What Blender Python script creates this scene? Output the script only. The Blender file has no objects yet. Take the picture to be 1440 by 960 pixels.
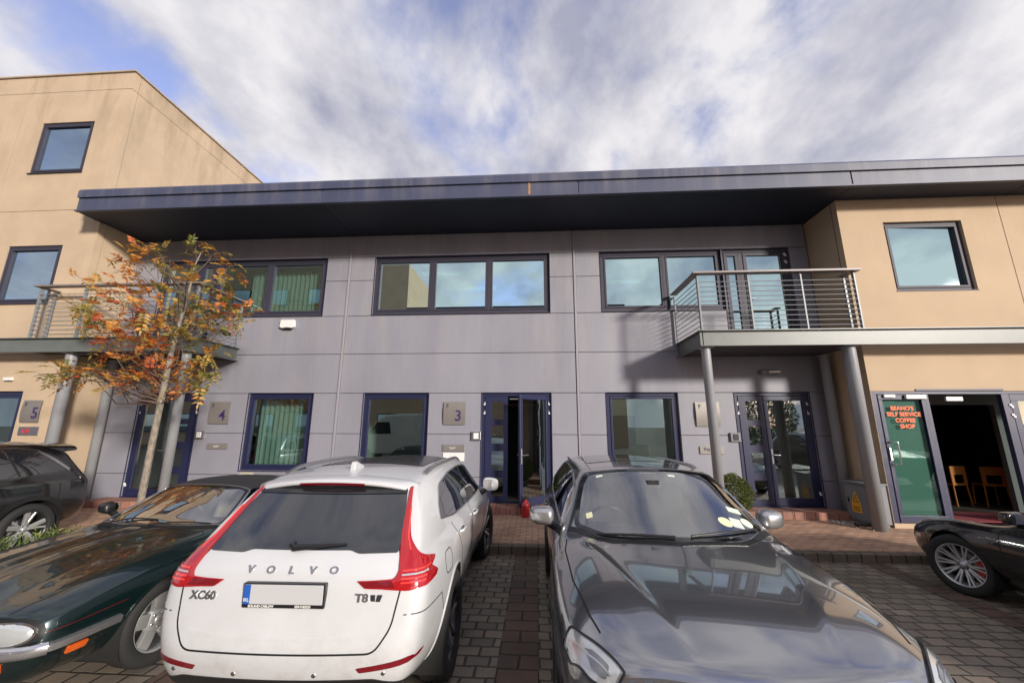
import bpy, bmesh, math, random
import numpy as np
from mathutils import Vector, Matrix
from mathutils.bvhtree import BVHTree
from mathutils.geometry import delaunay_2d_cdt
R = math.radians
rnd = random.Random(7)
sc = bpy.context.scene
col = sc.collection
PI = math.pi

# ------------------------------------------------------------------ camera
cam_d = bpy.data.cameras.new('camera')
cam = bpy.data.objects.new('camera', cam_d); col.objects.link(cam)
sc.camera = cam
cam_d.sensor_width = 36; cam_d.lens = 36 * 553.45 / 1440
cam_d.clip_start = .05; cam_d.clip_end = 2000
def cam_axes(p, y, r):
    F = Vector((-math.sin(y)*math.cos(p), math.cos(y)*math.cos(p), math.sin(p)))
    x = Vector((math.cos(y), math.sin(y), 0)); u = x.cross(F)
    return x*math.cos(r)+u*math.sin(r), -x*math.sin(r)+u*math.cos(r), F
cx, cu, cf = cam_axes(R(12.006), R(3.618), R(.177))
M = Matrix(((cx.x, cu.x, -cf.x, 0), (cx.y, cu.y, -cf.y, 0), (cx.z, cu.z, -cf.z, 1.9), (0, 0, 0, 1)))
cam.matrix_world = M

# ------------------------------------------------------------------ sun and sky
SUN = Vector((.93, -1., .38)).normalized()
sd = bpy.data.lights.new('sun', 'SUN'); sd.energy = 3.9; sd.angle = R(6); sd.color = (1, .93, .83)
so = bpy.data.objects.new('sun', sd); col.objects.link(so)
so.rotation_euler = SUN.to_track_quat('Z', 'Y').to_euler(); so.location = (20, -20, 20)
w = bpy.data.worlds.new('World'); sc.world = w; w.use_nodes = True
nt = w.node_tree; nt.nodes.clear()
def N(nt, t, **k):
    n = nt.nodes.new(t)
    for a, v in k.items(): setattr(n, a, v)
    return n
sky = N(nt, 'ShaderNodeTexSky'); sky.sky_type = 'NISHITA'; sky.sun_disc = False
sky.sun_elevation = math.asin(SUN.z); sky.sun_rotation = math.atan2(SUN.x, SUN.y)
sky.dust_density = .6; sky.ozone_density = 3.0
hs = N(nt, 'ShaderNodeHueSaturation'); hs.inputs['Saturation'].default_value = .9
nt.links.new(sky.outputs[0], hs.inputs['Color'])
bg1 = N(nt, 'ShaderNodeBackground'); bg1.inputs[1].default_value = .15
tint = N(nt, 'ShaderNodeMix', data_type='RGBA', blend_type='MULTIPLY'); tint.inputs[0].default_value = 1
tint.inputs[7].default_value = (1.9, 1.45, 1.55, 1)
nt.links.new(hs.outputs[0], tint.inputs[6]); nt.links.new(tint.outputs[2], bg1.inputs[0])
tc = N(nt, 'ShaderNodeTexCoord'); sep = N(nt, 'ShaderNodeSeparateXYZ'); nt.links.new(tc.outputs['Generated'], sep.inputs[0])
zc = N(nt, 'ShaderNodeMath', operation='MAXIMUM'); zc.inputs[1].default_value = .04; nt.links.new(sep.outputs[2], zc.inputs[0])
za = N(nt, 'ShaderNodeMath', operation='ADD'); za.inputs[1].default_value = .42; nt.links.new(zc.outputs[0], za.inputs[0])
dx = N(nt, 'ShaderNodeMath', operation='DIVIDE'); dy = N(nt, 'ShaderNodeMath', operation='DIVIDE')
nt.links.new(sep.outputs[0], dx.inputs[0]); nt.links.new(za.outputs[0], dx.inputs[1])
nt.links.new(sep.outputs[1], dy.inputs[0]); nt.links.new(za.outputs[0], dy.inputs[1])
cmb = N(nt, 'ShaderNodeCombineXYZ'); nt.links.new(dx.outputs[0], cmb.inputs[0]); nt.links.new(dy.outputs[0], cmb.inputs[1])
mp = N(nt, 'ShaderNodeMapping'); mp.inputs['Location'].default_value = (6.6, 3.3, 0); mp.inputs['Rotation'].default_value = (0, 0, R(-25)); mp.inputs['Scale'].default_value = (1.25, .95, 1)
nt.links.new(cmb.outputs[0], mp.inputs[0])
n1 = N(nt, 'ShaderNodeTexNoise'); n1.inputs['Scale'].default_value = 2.3; n1.inputs['Detail'].default_value = 7; n1.inputs['Roughness'].default_value = .56; n1.inputs['Distortion'].default_value = .25
nt.links.new(mp.outputs[0], n1.inputs['Vector'])
cr = N(nt, 'ShaderNodeValToRGB'); cr.color_ramp.elements[0].position = .32; cr.color_ramp.elements[1].position = .51
cr.color_ramp.interpolation = 'EASE'
nt.links.new(n1.outputs[0], cr.inputs[0])
n2 = N(nt, 'ShaderNodeTexNoise'); n2.inputs['Scale'].default_value = 3.4; n2.inputs['Detail'].default_value = 6; n2.inputs['Roughness'].default_value = .56
mp2 = N(nt, 'ShaderNodeMapping'); mp2.inputs['Location'].default_value = (9.3, 5.1, 0); mp2.inputs['Rotation'].default_value = (0, 0, R(-25)); mp2.inputs['Scale'].default_value = (1.2, .9, 1)
nt.links.new(cmb.outputs[0], mp2.inputs[0]); nt.links.new(mp2.outputs[0], n2.inputs['Vector'])
cc = N(nt, 'ShaderNodeValToRGB'); cc.color_ramp.elements[0].position = .36; cc.color_ramp.elements[1].position = .62
cc.color_ramp.elements[0].color = (.38, .39, .50, 1); cc.color_ramp.elements[1].color = (.82, .80, .82, 1)
nt.links.new(n2.outputs[0], cc.inputs[0])
bg2 = N(nt, 'ShaderNodeBackground'); bg2.inputs[1].default_value = .86; nt.links.new(cc.outputs[0], bg2.inputs[0])
mx = N(nt, 'ShaderNodeMixShader'); nt.links.new(cr.outputs[0], mx.inputs[0]); nt.links.new(bg1.outputs[0], mx.inputs[1]); nt.links.new(bg2.outputs[0], mx.inputs[2])
wo = N(nt, 'ShaderNodeOutputWorld'); nt.links.new(mx.outputs[0], wo.inputs[0])
sc.view_settings.view_transform = 'Standard'; sc.view_settings.look = 'None'
sc.view_settings.exposure = 0.32; sc.view_settings.gamma = 1
sc.cycles.max_bounces = 10; sc.cycles.transparent_max_bounces = 16

# ------------------------------------------------------------------ materials
def mat(name, c, rough=.6, metal=0., coat=0., spec=.5, noise=None, bump=None, emit=None):
    m = bpy.data.materials.new(name); m.use_nodes = True; t = m.node_tree; b = t.nodes['Principled BSDF']
    b.inputs['Base Color'].default_value = (*c, 1); b.inputs['Roughness'].default_value = rough; b.inputs['Metallic'].default_value = metal
    b.inputs['Coat Weight'].default_value = coat; b.inputs['Coat Roughness'].default_value = .03; b.inputs['Specular IOR Level'].default_value = spec
    g = N(t, 'ShaderNodeNewGeometry')
    if noise:   # (scale, amount[, stretch_z])
        mpn = N(t, 'ShaderNodeMapping'); mpn.inputs['Scale'].default_value = (1, 1, noise[2] if len(noise) > 2 else 1)
        t.links.new(g.outputs['Position'], mpn.inputs[0])
        n = N(t, 'ShaderNodeTexNoise'); n.inputs['Scale'].default_value = noise[0]; n.inputs['Detail'].default_value = 6; n.inputs['Roughness'].default_value = .6
        t.links.new(mpn.outputs[0], n.inputs['Vector'])
        r = N(t, 'ShaderNodeMapRange'); r.inputs[1].default_value = .3; r.inputs[2].default_value = .7; r.inputs[3].default_value = 1-noise[1]; r.inputs[4].default_value = 1+noise[1]*.6
        t.links.new(n.outputs[0], r.inputs[0])
        x = N(t, 'ShaderNodeMix', data_type='RGBA', blend_type='MULTIPLY'); x.inputs[0].default_value = 1; x.inputs[6].default_value = (*c, 1)
        t.links.new(r.outputs[0], x.inputs[7]); t.links.new(x.outputs[2], b.inputs['Base Color'])
        m['mixnode'] = x.name
    if bump:    # (scale, strength)
        n = N(t, 'ShaderNodeTexNoise'); n.inputs['Scale'].default_value = bump[0]; n.inputs['Detail'].default_value = 3
        t.links.new(g.outputs['Position'], n.inputs['Vector'])
        bp = N(t, 'ShaderNodeBump'); bp.inputs['Strength'].default_value = bump[1]; bp.inputs['Distance'].default_value = .01
        t.links.new(n.outputs[0], bp.inputs['Height']); t.links.new(bp.outputs[0], b.inputs['Normal'])
    if emit:
        b.inputs['Emission Color'].default_value = (*emit[0], 1); b.inputs['Emission Strength'].default_value = emit[1]
    return m
def glass(name, tintc, refl, ior=1.45, floor=.05, rcol=(1, 1, 1), rough=0.):
    """thin pane: tinted see-through plus a mirror layer that grows towards grazing angles"""
    m = bpy.data.materials.new(name); m.use_nodes = True; t = m.node_tree; t.nodes.clear()
    tr = N(t, 'ShaderNodeBsdfTransparent'); tr.inputs[0].default_value = (*tintc, 1)
    gl = N(t, 'ShaderNodeBsdfGlossy'); gl.inputs['Roughness'].default_value = rough; gl.inputs[0].default_value = (*rcol, 1)
    lw = N(t, 'ShaderNodeLayerWeight'); lw.inputs[0].default_value = .5; p5 = N(t, 'ShaderNodeMath', operation='POWER'); p5.inputs[1].default_value = 4.; t.links.new(lw.outputs['Facing'], p5.inputs[0])
    fr = N(t, 'ShaderNodeMath', operation='MULTIPLY_ADD'); fr.inputs[1].default_value = .9; fr.inputs[2].default_value = .04; t.links.new(p5.outputs[0], fr.inputs[0])
    a = N(t, 'ShaderNodeMath', operation='MULTIPLY_ADD'); a.inputs[1].default_value = refl; a.inputs[2].default_value = floor; a.use_clamp = True
    t.links.new(fr.outputs[0], a.inputs[0])
    x = N(t, 'ShaderNodeMixShader'); t.links.new(a.outputs[0], x.inputs[0]); t.links.new(tr.outputs[0], x.inputs[1]); t.links.new(gl.outputs[0], x.inputs[2])
    o = N(t, 'ShaderNodeOutputMaterial'); t.links.new(x.outputs[0], o.inputs[0])
    return m
def streaks(m, color, z0, z1, amount, sx=2.2):
    """run-off dirt: vertical streaks hanging from a ledge between heights z1 (top) and z0"""
    t = m.node_tree; b = t.nodes['Principled BSDF']; src = b.inputs['Base Color'].links[0].from_socket
    g = N(t, 'ShaderNodeNewGeometry'); s = N(t, 'ShaderNodeSeparateXYZ'); t.links.new(g.outputs['Position'], s.inputs[0])
    mpn = N(t, 'ShaderNodeMapping'); mpn.inputs['Scale'].default_value = (sx, sx, .35); t.links.new(g.outputs['Position'], mpn.inputs[0])
    n = N(t, 'ShaderNodeTexNoise'); n.inputs['Scale'].default_value = 1.; n.inputs['Detail'].default_value = 7; n.inputs['Roughness'].default_value = .7; t.links.new(mpn.outputs[0], n.inputs['Vector'])
    r = N(t, 'ShaderNodeMapRange'); r.inputs[1].default_value = .45; r.inputs[2].default_value = .66; t.links.new(n.outputs[0], r.inputs[0])
    h = N(t, 'ShaderNodeMapRange'); h.inputs[1].default_value = z0; h.inputs[2].default_value = z1; t.links.new(s.outputs[2], h.inputs[0])
    mu = N(t, 'ShaderNodeMath', operation='MULTIPLY'); t.links.new(r.outputs[0], mu.inputs[0]); t.links.new(h.outputs[0], mu.inputs[1])
    m2 = N(t, 'ShaderNodeMath', operation='MULTIPLY'); m2.inputs[1].default_value = amount; m2.use_clamp = True; t.links.new(mu.outputs[0], m2.inputs[0])
    x = N(t, 'ShaderNodeMix', data_type='RGBA'); t.links.new(m2.outputs[0], x.inputs[0]); t.links.new(src, x.inputs[6]); x.inputs[7].default_value = (*color, 1)
    t.links.new(x.outputs[2], b.inputs['Base Color'])
def pavers(name, c1, c2, mortar, bw, bh, ms=.012, rot=0, offset=.5, bumpd=.008, rough=.75, blot=.35, moss=0.):
    m = bpy.data.materials.new(name); m.use_nodes = True; t = m.node_tree; b = t.nodes['Principled BSDF']; b.inputs['Roughness'].default_value = rough
    g = N(t, 'ShaderNodeNewGeometry')
    # small wobble so the courses are not ruler straight
    wn = N(t, 'ShaderNodeTexNoise'); wn.inputs['Scale'].default_value = 9; wn.inputs['Detail'].default_value = 3; t.links.new(g.outputs['Position'], wn.inputs['Vector'])
    vs = N(t, 'ShaderNodeVectorMath', operation='SUBTRACT'); vs.inputs[1].default_value = (.5, .5, .5); t.links.new(wn.outputs['Color'], vs.inputs[0])
    vm = N(t, 'ShaderNodeVectorMath', operation='SCALE'); vm.inputs['Scale'].default_value = .028; t.links.new(vs.outputs[0], vm.inputs[0])
    va = N(t, 'ShaderNodeVectorMath', operation='ADD'); t.links.new(g.outputs['Position'], va.inputs[0]); t.links.new(vm.outputs[0], va.inputs[1])
    mpn = N(t, 'ShaderNodeMapping'); mpn.inputs['Rotation'].default_value = (0, 0, rot); t.links.new(va.outputs[0], mpn.inputs[0])
    br = N(t, 'ShaderNodeTexBrick'); br.offset = offset; br.inputs['Scale'].default_value = 1; br.inputs['Brick Width'].default_value = bw; br.inputs['Row Height'].default_value = bh
    br.inputs['Mortar Size'].default_value = ms; br.inputs['Mortar Smooth'].default_value = .55; br.inputs['Bias'].default_value = -.1
    br.inputs['Color1'].default_value = (*c1, 1); br.inputs['Color2'].default_value = (*c2, 1); br.inputs['Mortar'].default_value = (*mortar, 1)
    t.links.new(mpn.outputs[0], br.inputs['Vector'])
    n = N(t, 'ShaderNodeTexNoise'); n.inputs['Scale'].default_value = 1.1; n.inputs['Detail'].default_value = 8; n.inputs['Roughness'].default_value = .65; t.links.new(g.outputs['Position'], n.inputs['Vector'])
    r = N(t, 'ShaderNodeMapRange'); r.inputs[1].default_value = .3; r.inputs[2].default_value = .7; r.inputs[3].default_value = 1-blot; r.inputs[4].default_value = 1+blot; t.links.new(n.outputs[0], r.inputs[0])
    x = N(t, 'ShaderNodeMix', data_type='RGBA', blend_type='MULTIPLY'); x.inputs[0].default_value = 1; t.links.new(br.outputs['Color'], x.inputs[6]); t.links.new(r.outputs[0], x.inputs[7])
    outc = x.outputs[2]
    if moss:
        n3 = N(t, 'ShaderNodeTexNoise'); n3.inputs['Scale'].default_value = .8; n3.inputs['Detail'].default_value = 7; t.links.new(g.outputs['Position'], n3.inputs['Vector'])
        r3 = N(t, 'ShaderNodeMapRange'); r3.inputs[1].default_value = .5; r3.inputs[2].default_value = .68; r3.inputs[4].default_value = moss; t.links.new(n3.outputs[0], r3.inputs[0])
        x3 = N(t, 'ShaderNodeMix', data_type='RGBA'); t.links.new(r3.outputs[0], x3.inputs[0]); t.links.new(outc, x3.inputs[6]); x3.inputs[7].default_value = (.10, .095, .05, 1)
        outc = x3.outputs[2]
    t.links.new(outc, b.inputs['Base Color'])
    n2 = N(t, 'ShaderNodeTexNoise'); n2.inputs['Scale'].default_value = 90; n2.inputs['Detail'].default_value = 3; t.links.new(g.outputs['Position'], n2.inputs['Vector'])
    ma = N(t, 'ShaderNodeMath', operation='MULTIPLY_ADD'); ma.inputs[1].default_value = .25; t.links.new(n2.outputs[0], ma.inputs[0])
    iv = N(t, 'ShaderNodeMath', operation='SUBTRACT'); iv.inputs[0].default_value = 1; t.links.new(br.outputs['Fac'], iv.inputs[1]); t.links.new(iv.outputs[0], ma.inputs[2])
    bp = N(t, 'ShaderNodeBump'); bp.inputs['Strength'].default_value = .9; bp.inputs['Distance'].default_value = bumpd; t.links.new(ma.outputs[0], bp.inputs['Height']); t.links.new(bp.outputs[0], b.inputs['Normal'])
    return m

m_clad = mat('grey cladding', (.252, .250, .292), .5, noise=(.9, .13, .4), bump=(260, .05)); streaks(m_clad, (.32, .30, .305), 1.0, 4.5, .6, 3.2)
m_cladback = mat('cladding joint', (.13, .12, .13), .7)
m_trim = mat('cladding cover strip', (.30, .28, .31), .4)
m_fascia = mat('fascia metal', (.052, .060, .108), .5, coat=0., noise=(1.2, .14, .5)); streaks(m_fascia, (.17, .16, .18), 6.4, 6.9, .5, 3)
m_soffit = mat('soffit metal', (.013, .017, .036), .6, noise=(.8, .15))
m_beige = mat('beige render', (.50, .38, .262), .88, noise=(1.1, .10), bump=(180, .22)); streaks(m_beige, (.27, .20, .125), 7.5, 11.2, .75, 1.7)
m_beige2 = mat('warm render', (.52, .39, .265), .88, noise=(1.3, .07), bump=(180, .22)); streaks(m_beige2, (.42, .28, .17), 3.9, 6.6, .25, 2.5)
m_coping = mat('coping', (.42, .33, .24), .7, noise=(3, .2))
m_navy = mat('navy frame', (.016, .019, .060), .4, coat=.1)
m_plum = mat('weathered frame', (.034, .032, .052), .6)
m_steel = mat('painted steel', (.125, .137, .130), .4, noise=(4, .12))
m_steeld = mat('grey steel post', (.20, .21, .225), .42, noise=(3, .12, .4))
m_column = mat('column paint', (.27, .275, .29), .42, noise=(3, .12, .4))
m_hand = mat('handrail', (.22, .18, .17), .45, noise=(6, .15))
m_deck = mat('deck', (.06, .05, .06), .8)
m_darkin = mat('dark interior', (.035, .033, .035), .9)
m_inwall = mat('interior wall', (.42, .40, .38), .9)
m_infloor = mat('interior floor', (.08, .055, .045), .7)
m_ceil = mat('ceiling', (.5, .5, .48), .9)
m_white = mat('white plastic', (.75, .74, .72), .4)
m_chrome = mat('chrome', (.72, .72, .74), .12, metal=1)
m_satin = mat('satin metal', (.55, .55, .56), .32, metal=1)
m_black = mat('black plastic', (.012, .012, .013), .38)
m_blackm = mat('matt black', (.015, .015, .015), .8)
m_rubber = mat('rubber', (.018, .018, .018), .78, bump=(300, .2))
m_plaque = mat('brushed steel plaque', (.26, .24, .22), .5, metal=.4, noise=(2, .1))
m_purple = mat('purple lettering', (.045, .02, .11), .5)
m_blackl = mat('black lettering', (.03, .03, .035), .5)
m_orange = mat('orange lettering', (.85, .13, .02), .5)
m_green = mat('green film', (.06, .115, .10), .6)
m_curtain = mat('curtain', (.22, .28, .25), .9)
m_blind = mat('blind', (.23, .28, .245), .8)
m_lampon = mat('lit ceiling lamp', (.9, .9, .85), .5, emit=((1, .93, .8), 3.0))
m_pave = pavers('parking pavers', (.25, .20, .155), (.15, .128, .108), (.055, .048, .038), .205, .145, .014, moss=.45, rough=.66)
m_strip = pavers('brown pavers', (.13, .080, .058), (.09, .06, .05), (.03, .025, .02), .34, .20, .012, rough=.7)
m_foot = pavers('orange pavers', (.56, .33, .215), (.37, .225, .15), (.11, .08, .06), .205, .105, .008, rough=.8, blot=.25, moss=.18)
m_kerb = pavers('kerb', (.17, .13, .095), (.12, .095, .07), (.04, .034, .026), .20, .5, .012, rough=.8, offset=0)
m_brick = pavers('step brick', (.36, .17, .12), (.25, .12, .09), (.10, .08, .07), .215, .5, .01, offset=0)
m_groundm = mat('earth', (.10, .09, .08), .95, noise=(.3, .2))
m_win_up = glass('upper window glass', (.26, .34, .30), 1.5, 1.5, .62, (.74, .98, 1.0))
m_win_low = glass('lower window glass', (.82, .92, .89), 1.8, 1.5, .11, (.85, 1, 1))
m_win_mid = glass('blind window glass', (.80, .90, .87), 1.5, 1.5, .16, (.74, .98, 1.0))
m_win_blue = glass('blue window glass', (.16, .22, .26), 1.5, 1.5, .45, (.70, .88, 1.0))
m_doorglass = glass('door glass', (.70, .76, .76), 2., 1.5, .16, (.85, .97, 1.0))
m_green_g = glass('green film glass', (.75, .88, .84), .4, 1.5, .0, (.9, 1, 1))
m_blueglow = m_win_blue

# ------------------------------------------------------------------ mesh helpers
ORG = {}
class MB:
    def __init__(s): s.v = []; s.f = []; s.mi = []; s.sm = []; s.cuts = []
    def add(s, vs, fs, m=0, smooth=False):
        o = len(s.v); s.cuts.append((o, len(s.f))); s.v += [tuple(v) for v in vs]
        for f in fs: s.f.append([o+i for i in f]); s.mi.append(m); s.sm.append(smooth)
        return s
    def box(s, x0, x1, y0, y1, z0, z1, m=0):
        v = [(x0, y0, z0), (x1, y0, z0), (x1, y1, z0), (x0, y1, z0), (x0, y0, z1), (x1, y0, z1), (x1, y1, z1), (x0, y1, z1)]
        return s.add(v, [(0, 3, 2, 1), (4, 5, 6, 7), (0, 1, 5, 4), (1, 2, 6, 5), (2, 3, 7, 6), (3, 0, 4, 7)], m)
    def cbox(s, x0, x1, y0, y1, z0, z1, c=.008, m=0):
        """box with chamfered edges"""
        bm = bmesh.new(); bmesh.ops.create_cube(bm, size=1)
        for v in bm.verts: v.co = Vector(((x0+x1)/2+v.co.x*(x1-x0), (y0+y1)/2+v.co.y*(y1-y0), (z0+z1)/2+v.co.z*(z1-z0)))
        bmesh.ops.bevel(bm, geom=bm.edges[:], offset=c, segments=2, affect='EDGES', profile=.5)
        bm.verts.index_update(); s.add([v.co for v in bm.verts], [[v.index for v in f.verts] for f in bm.faces], m); bm.free(); return s
    def prism(s, poly, d0, d1, axis='y', m=0, smooth=False):
        """poly in the plane normal to axis, extruded d0..d1"""
        n = len(poly)
        def P(a, b, d): return {'y': (a, d, b), 'x': (d, a, b), 'z': (a, b, d)}[axis]
        v = [P(a, b, d0) for a, b in poly]+[P(a, b, d1) for a, b in poly]
        return s.add(v, [tuple(range(n)), tuple(range(2*n-1, n-1, -1))]+[(i, i+n, (i+1) % n+n, (i+1) % n) for i in range(n)], m, smooth)
    def tube(s, pts, r, n=8, m=0, cap=True, smooth=True):
        pts = [Vector(p) for p in pts]; rs = r if isinstance(r, (list, tuple)) else [r]*len(pts)
        vs = []; up = None
        for i, p in enumerate(pts):
            d = (pts[min(i+1, len(pts)-1)]-pts[max(i-1, 0)]).normalized()
            if up is None: up = Vector((0, 0, 1)) if abs(d.z) < .9 else Vector((1, 0, 0))
            a = d.cross(up).normalized(); b = a.cross(d).normalized(); up = b
            for k in range(n): t = 2*PI*k/n; vs.append(p+(a*math.cos(t)+b*math.sin(t))*rs[i])
        fs = [(i*n+k, i*n+(k+1) % n, (i+1)*n+(k+1) % n, (i+1)*n+k) for i in range(len(pts)-1) for k in range(n)]
        s.add(vs, fs, m, smooth)
        if cap: s.add(vs[:n], [tuple(range(n-1, -1, -1))], m); s.add(vs[-n:], [tuple(range(n))], m)
        return s
    def lathe(s, prof, n=48, axis='x', c=(0, 0, 0), m=0, smooth=True):
        """prof: list of (radius, along)"""
        vs = []
        for r, a in prof:
            for k in range(n):
                t = 2*PI*k/n; p, q = r*math.cos(t), r*math.sin(t)
                v = {'x': (a, p, q), 'y': (p, a, q), 'z': (p, q, a)}[axis]; vs.append((v[0]+c[0], v[1]+c[1], v[2]+c[2]))
        fs = [(i*n+k, i*n+(k+1) % n, (i+1)*n+(k+1) % n, (i+1)*n+k) for i in range(len(prof)-1) for k in range(n)]
        return s.add(vs, fs, m, smooth)
    def xf(s, mtx, i0=0):
        for i in range(i0, len(s.v)): s.v[i] = tuple(mtx @ Vector(s.v[i]))
        return s
    def build_each(s, name, mats, parent=None, n=1):
        """one object for every n shapes added"""
        c = s.cuts+[(len(s.v), len(s.f))]; out = []
        for k in range(0, len(s.cuts), n):
            v0, f0 = c[k]; v1, f1 = c[min(k+n, len(c)-1)]; b = MB(); b.v = s.v[v0:v1]; b.f = [[i-v0 for i in f] for f in s.f[f0:f1]]; b.mi = s.mi[f0:f1]; b.sm = s.sm[f0:f1]; out.append(b.build(name, mats, parent))
        return out
    def build(s, name, mats, parent=None, bevel=0, fixn=True, normals=None):
        me = bpy.data.meshes.new(name)
        V = np.array(s.v, float); c = (V.min(0)+V.max(0))/2; c[2] = V[:, 2].min()
        me.from_pydata((V-c).tolist(), [], s.f)
        mats = mats if isinstance(mats, (list, tuple)) else [mats]
        for m in mats: me.materials.append(m)
        me.polygons.foreach_set('material_index', s.mi); me.polygons.foreach_set('use_smooth', s.sm)
        if fixn:
            bm = bmesh.new(); bm.from_mesh(me); bmesh.ops.recalc_face_normals(bm, faces=bm.faces[:]); bm.to_mesh(me); bm.free()
        me.update()
        if normals is not None: me.normals_split_custom_set_from_vertices(normals)
        o = bpy.data.objects.new(name, me); col.objects.link(o); c = Vector(c); ORG[o] = c
        if parent: o.parent = parent; o.location = c-ORG[parent]
        else: o.location = c
        if bevel:
            b = o.modifiers.new('bevel', 'BEVEL'); b.width = bevel; b.segments = 2; b.limit_method = 'ANGLE'
        return o
def empty(name, loc, label, cat, group=None, rotz=0, local=False):
    o = bpy.data.objects.new(name, None); col.objects.link(o); o.location = loc; o.rotation_euler.z = rotz; o.empty_display_size = .2
    ORG[o] = Vector((0, 0, 0)) if local else Vector(loc)
    return tag(o, label, cat, group)
def tag(o, label=None, cat=None, group=None, kind=None):
    if label: o['label'] = label
    if cat: o['category'] = cat
    if group: o['group'] = group
    if kind: o['kind'] = kind
    return o
def text(body, size, loc, rot, m, parent, name='lettering', ext=.002, align='CENTER', bold=0., sx=1., spacing=1.):
    """lettering as a thin raised mesh; loc/rot in the parent's frame"""
    cu = bpy.data.curves.new(name, 'FONT'); cu.body = body; cu.size = size; cu.extrude = ext; cu.align_x = align; cu.align_y = 'CENTER'; cu.offset = bold; cu.space_line = .95; cu.space_character = spacing
    cu.resolution_u = 3
    o = bpy.data.objects.new(name, cu); col.objects.link(o)
    bpy.context.view_layer.update()
    me = bpy.data.meshes.new_from_object(o.evaluated_get(bpy.context.evaluated_depsgraph_get())); bpy.data.objects.remove(o)
    me.materials.clear(); me.materials.append(m)
    rm = rot.to_matrix().to_4x4() if hasattr(rot, 'to_matrix') else Matrix(rot)
    me.transform(rm @ Matrix.Diagonal((sx, 1, 1, 1)))
    o = bpy.data.objects.new(name, me); col.objects.link(o); ORG[o] = Vector(loc)
    if parent: o.parent = parent; o.location = Vector(loc)-ORG[parent]
    else: o.location = loc
    return o
from mathutils import Euler
FACE = Euler((PI/2, 0, 0))      # lettering that faces -Y
# ================================================================== SETTING
def sheet(name, x0, x1, y0, y1, z, m, kind='structure'):
    b = MB(); b.add([(x0, y0, z), (x1, y0, z), (x1, y1, z), (x0, y1, z)], [(0, 1, 2, 3)]); return tag(b.build(name, m, fixn=False), kind=kind)
sheet('ground', -400, 400, -400, 400, -.03, m_groundm)
sheet('parking_court', -30, 30, -20, 6.43, 0, m_pave)
for x0, x1 in ((-.345, -.005), (4.58, 4.88), (-2.95, -2.65)):
    sheet('bay_line', x0, x1, 1.2, 6.43, .004, m_strip)
b = MB(); b.cbox(-30, 30, 6.43, 6.58, -.05, .12, .015); tag(b.build('kerb', m_kerb), kind='structure')
b = MB(); b.box(-30, 30, 6.58, 9.35, -.02, .12); tag(b.build('pavement', m_foot), kind='structure')

# ------------------------------------------------------------------ building helpers
def rects_minus(r, holes):
    out = [r]
    for h in holes:
        nx = []
        for a in out:
            x0, x1, z0, z1 = a
            if h[1] <= x0 or h[0] >= x1 or h[3] <= z0 or h[2] >= z1: nx.append(a); continue
            if h[0] > x0: nx.append((x0, h[0], z0, z1))
            if h[1] < x1: nx.append((h[1], x1, z0, z1))
            if h[2] > z0: nx.append((max(x0, h[0]), min(x1, h[1]), z0, h[2]))
            if h[3] < z1: nx.append((max(x0, h[0]), min(x1, h[1]), h[3], z1))
        out = nx
    return out
def window(par, x0, x1, z0, z1, splits, y, fm, gm, fw=.085, sash=.045, rec=.045, name='window', low=None):
    """frame with mullions, one pane; all in the plane y"""
    b = MB(); ya, yb = y+rec, y+rec+.07
    b.cbox(x0, x1, ya, yb, z1-fw, z1, .006); b.cbox(x0, x1, ya, yb, z0, z0+fw, .006)
    b.cbox(x0, x0+fw, ya+.001, yb, z0+fw, z1-fw, .006); b.cbox(x1-fw, x1, ya+.001, yb, z0+fw, z1-fw, .006)
    xs = [x0+fw]+[s for q in splits for s in (q-.04, q+.04)]+[x1-fw]
    for q in splits: b.cbox(q-.04, q+.04, ya-.004, yb, z0+fw, z1-fw, .005)
    for i in range(0, len(xs), 2):
        a, c = xs[i]+.004, xs[i+1]-.004; s = sash; e0, e1 = z0+fw+.004, z1-fw-.004
        for q in ((a, c, e1-s, e1), (a, c, e0, e0+s), (a, a+s, e0+s, e1-s), (c-s, c, e0+s, e1-s)): b.cbox(q[0], q[1], ya-.012, yb-.01, q[2], q[3], .005)
    # sill flashing
    b.box(x0-.01, x1+.01, y-.025, ya, z0-.02, z0-.004)
    f = b.build(name, fm, par)
    g = MB(); g.box(x0+fw+.01, x1-fw-.01, ya+.035, ya+.041, z0+fw+.01, z1-fw-.01); g.build('pane', gm, f)
    return f
HEADZ = 2.62

# ================================================================== MAIN OFFICE BUILDING
A = empty('office_building', (-1.9, 9.1, .12), 'long two-storey office building clad in grey metal panels under a deep dark blue overhanging roof', 'building')
openA = [(-6.82, -5.24, .88, HEADZ), (-4.02, -2.49, .88, HEADZ), (1.55, 3.11, .88, HEADZ),
         (-9.57, -8.03, .27, HEADZ), (-1.25, .32, .27, HEADZ), (4.33, 5.90, .27, HEADZ),
         (-9.60, -8.14, 3.76, 6.0), (-8.14, -5.24, 4.52, 6.0), (-3.99, .33, 4.52, 6.0), (1.55, 4.39, 4.52, 6.0), (4.39, 5.92, 3.76, 6.0)]
zs = [.12, .78, 1.70, 2.62, 3.55, 4.49, 5.40, 6.02, 6.60]; xs = [-10.42, -4.64, .93, 6.38]
b = MB(); k = MB()
for i in range(3):
    for j in range(8):
        for r in rects_minus((xs[i]+.03, xs[i+1]-.03, zs[j]+.005, zs[j+1]-.005), openA):
            if r[1]-r[0] > .02 and r[3]-r[2] > .02: b.cbox(r[0], r[1], 9.0, 9.045, r[2], r[3], .006)
b.build('wall', m_clad, A)
for r in rects_minus((-10.42, 6.38, .10, 7.0), openA): k.box(r[0], r[1], 9.03, 9.28, r[2], r[3])
k.build('wall_core', m_cladback, A)
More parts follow.
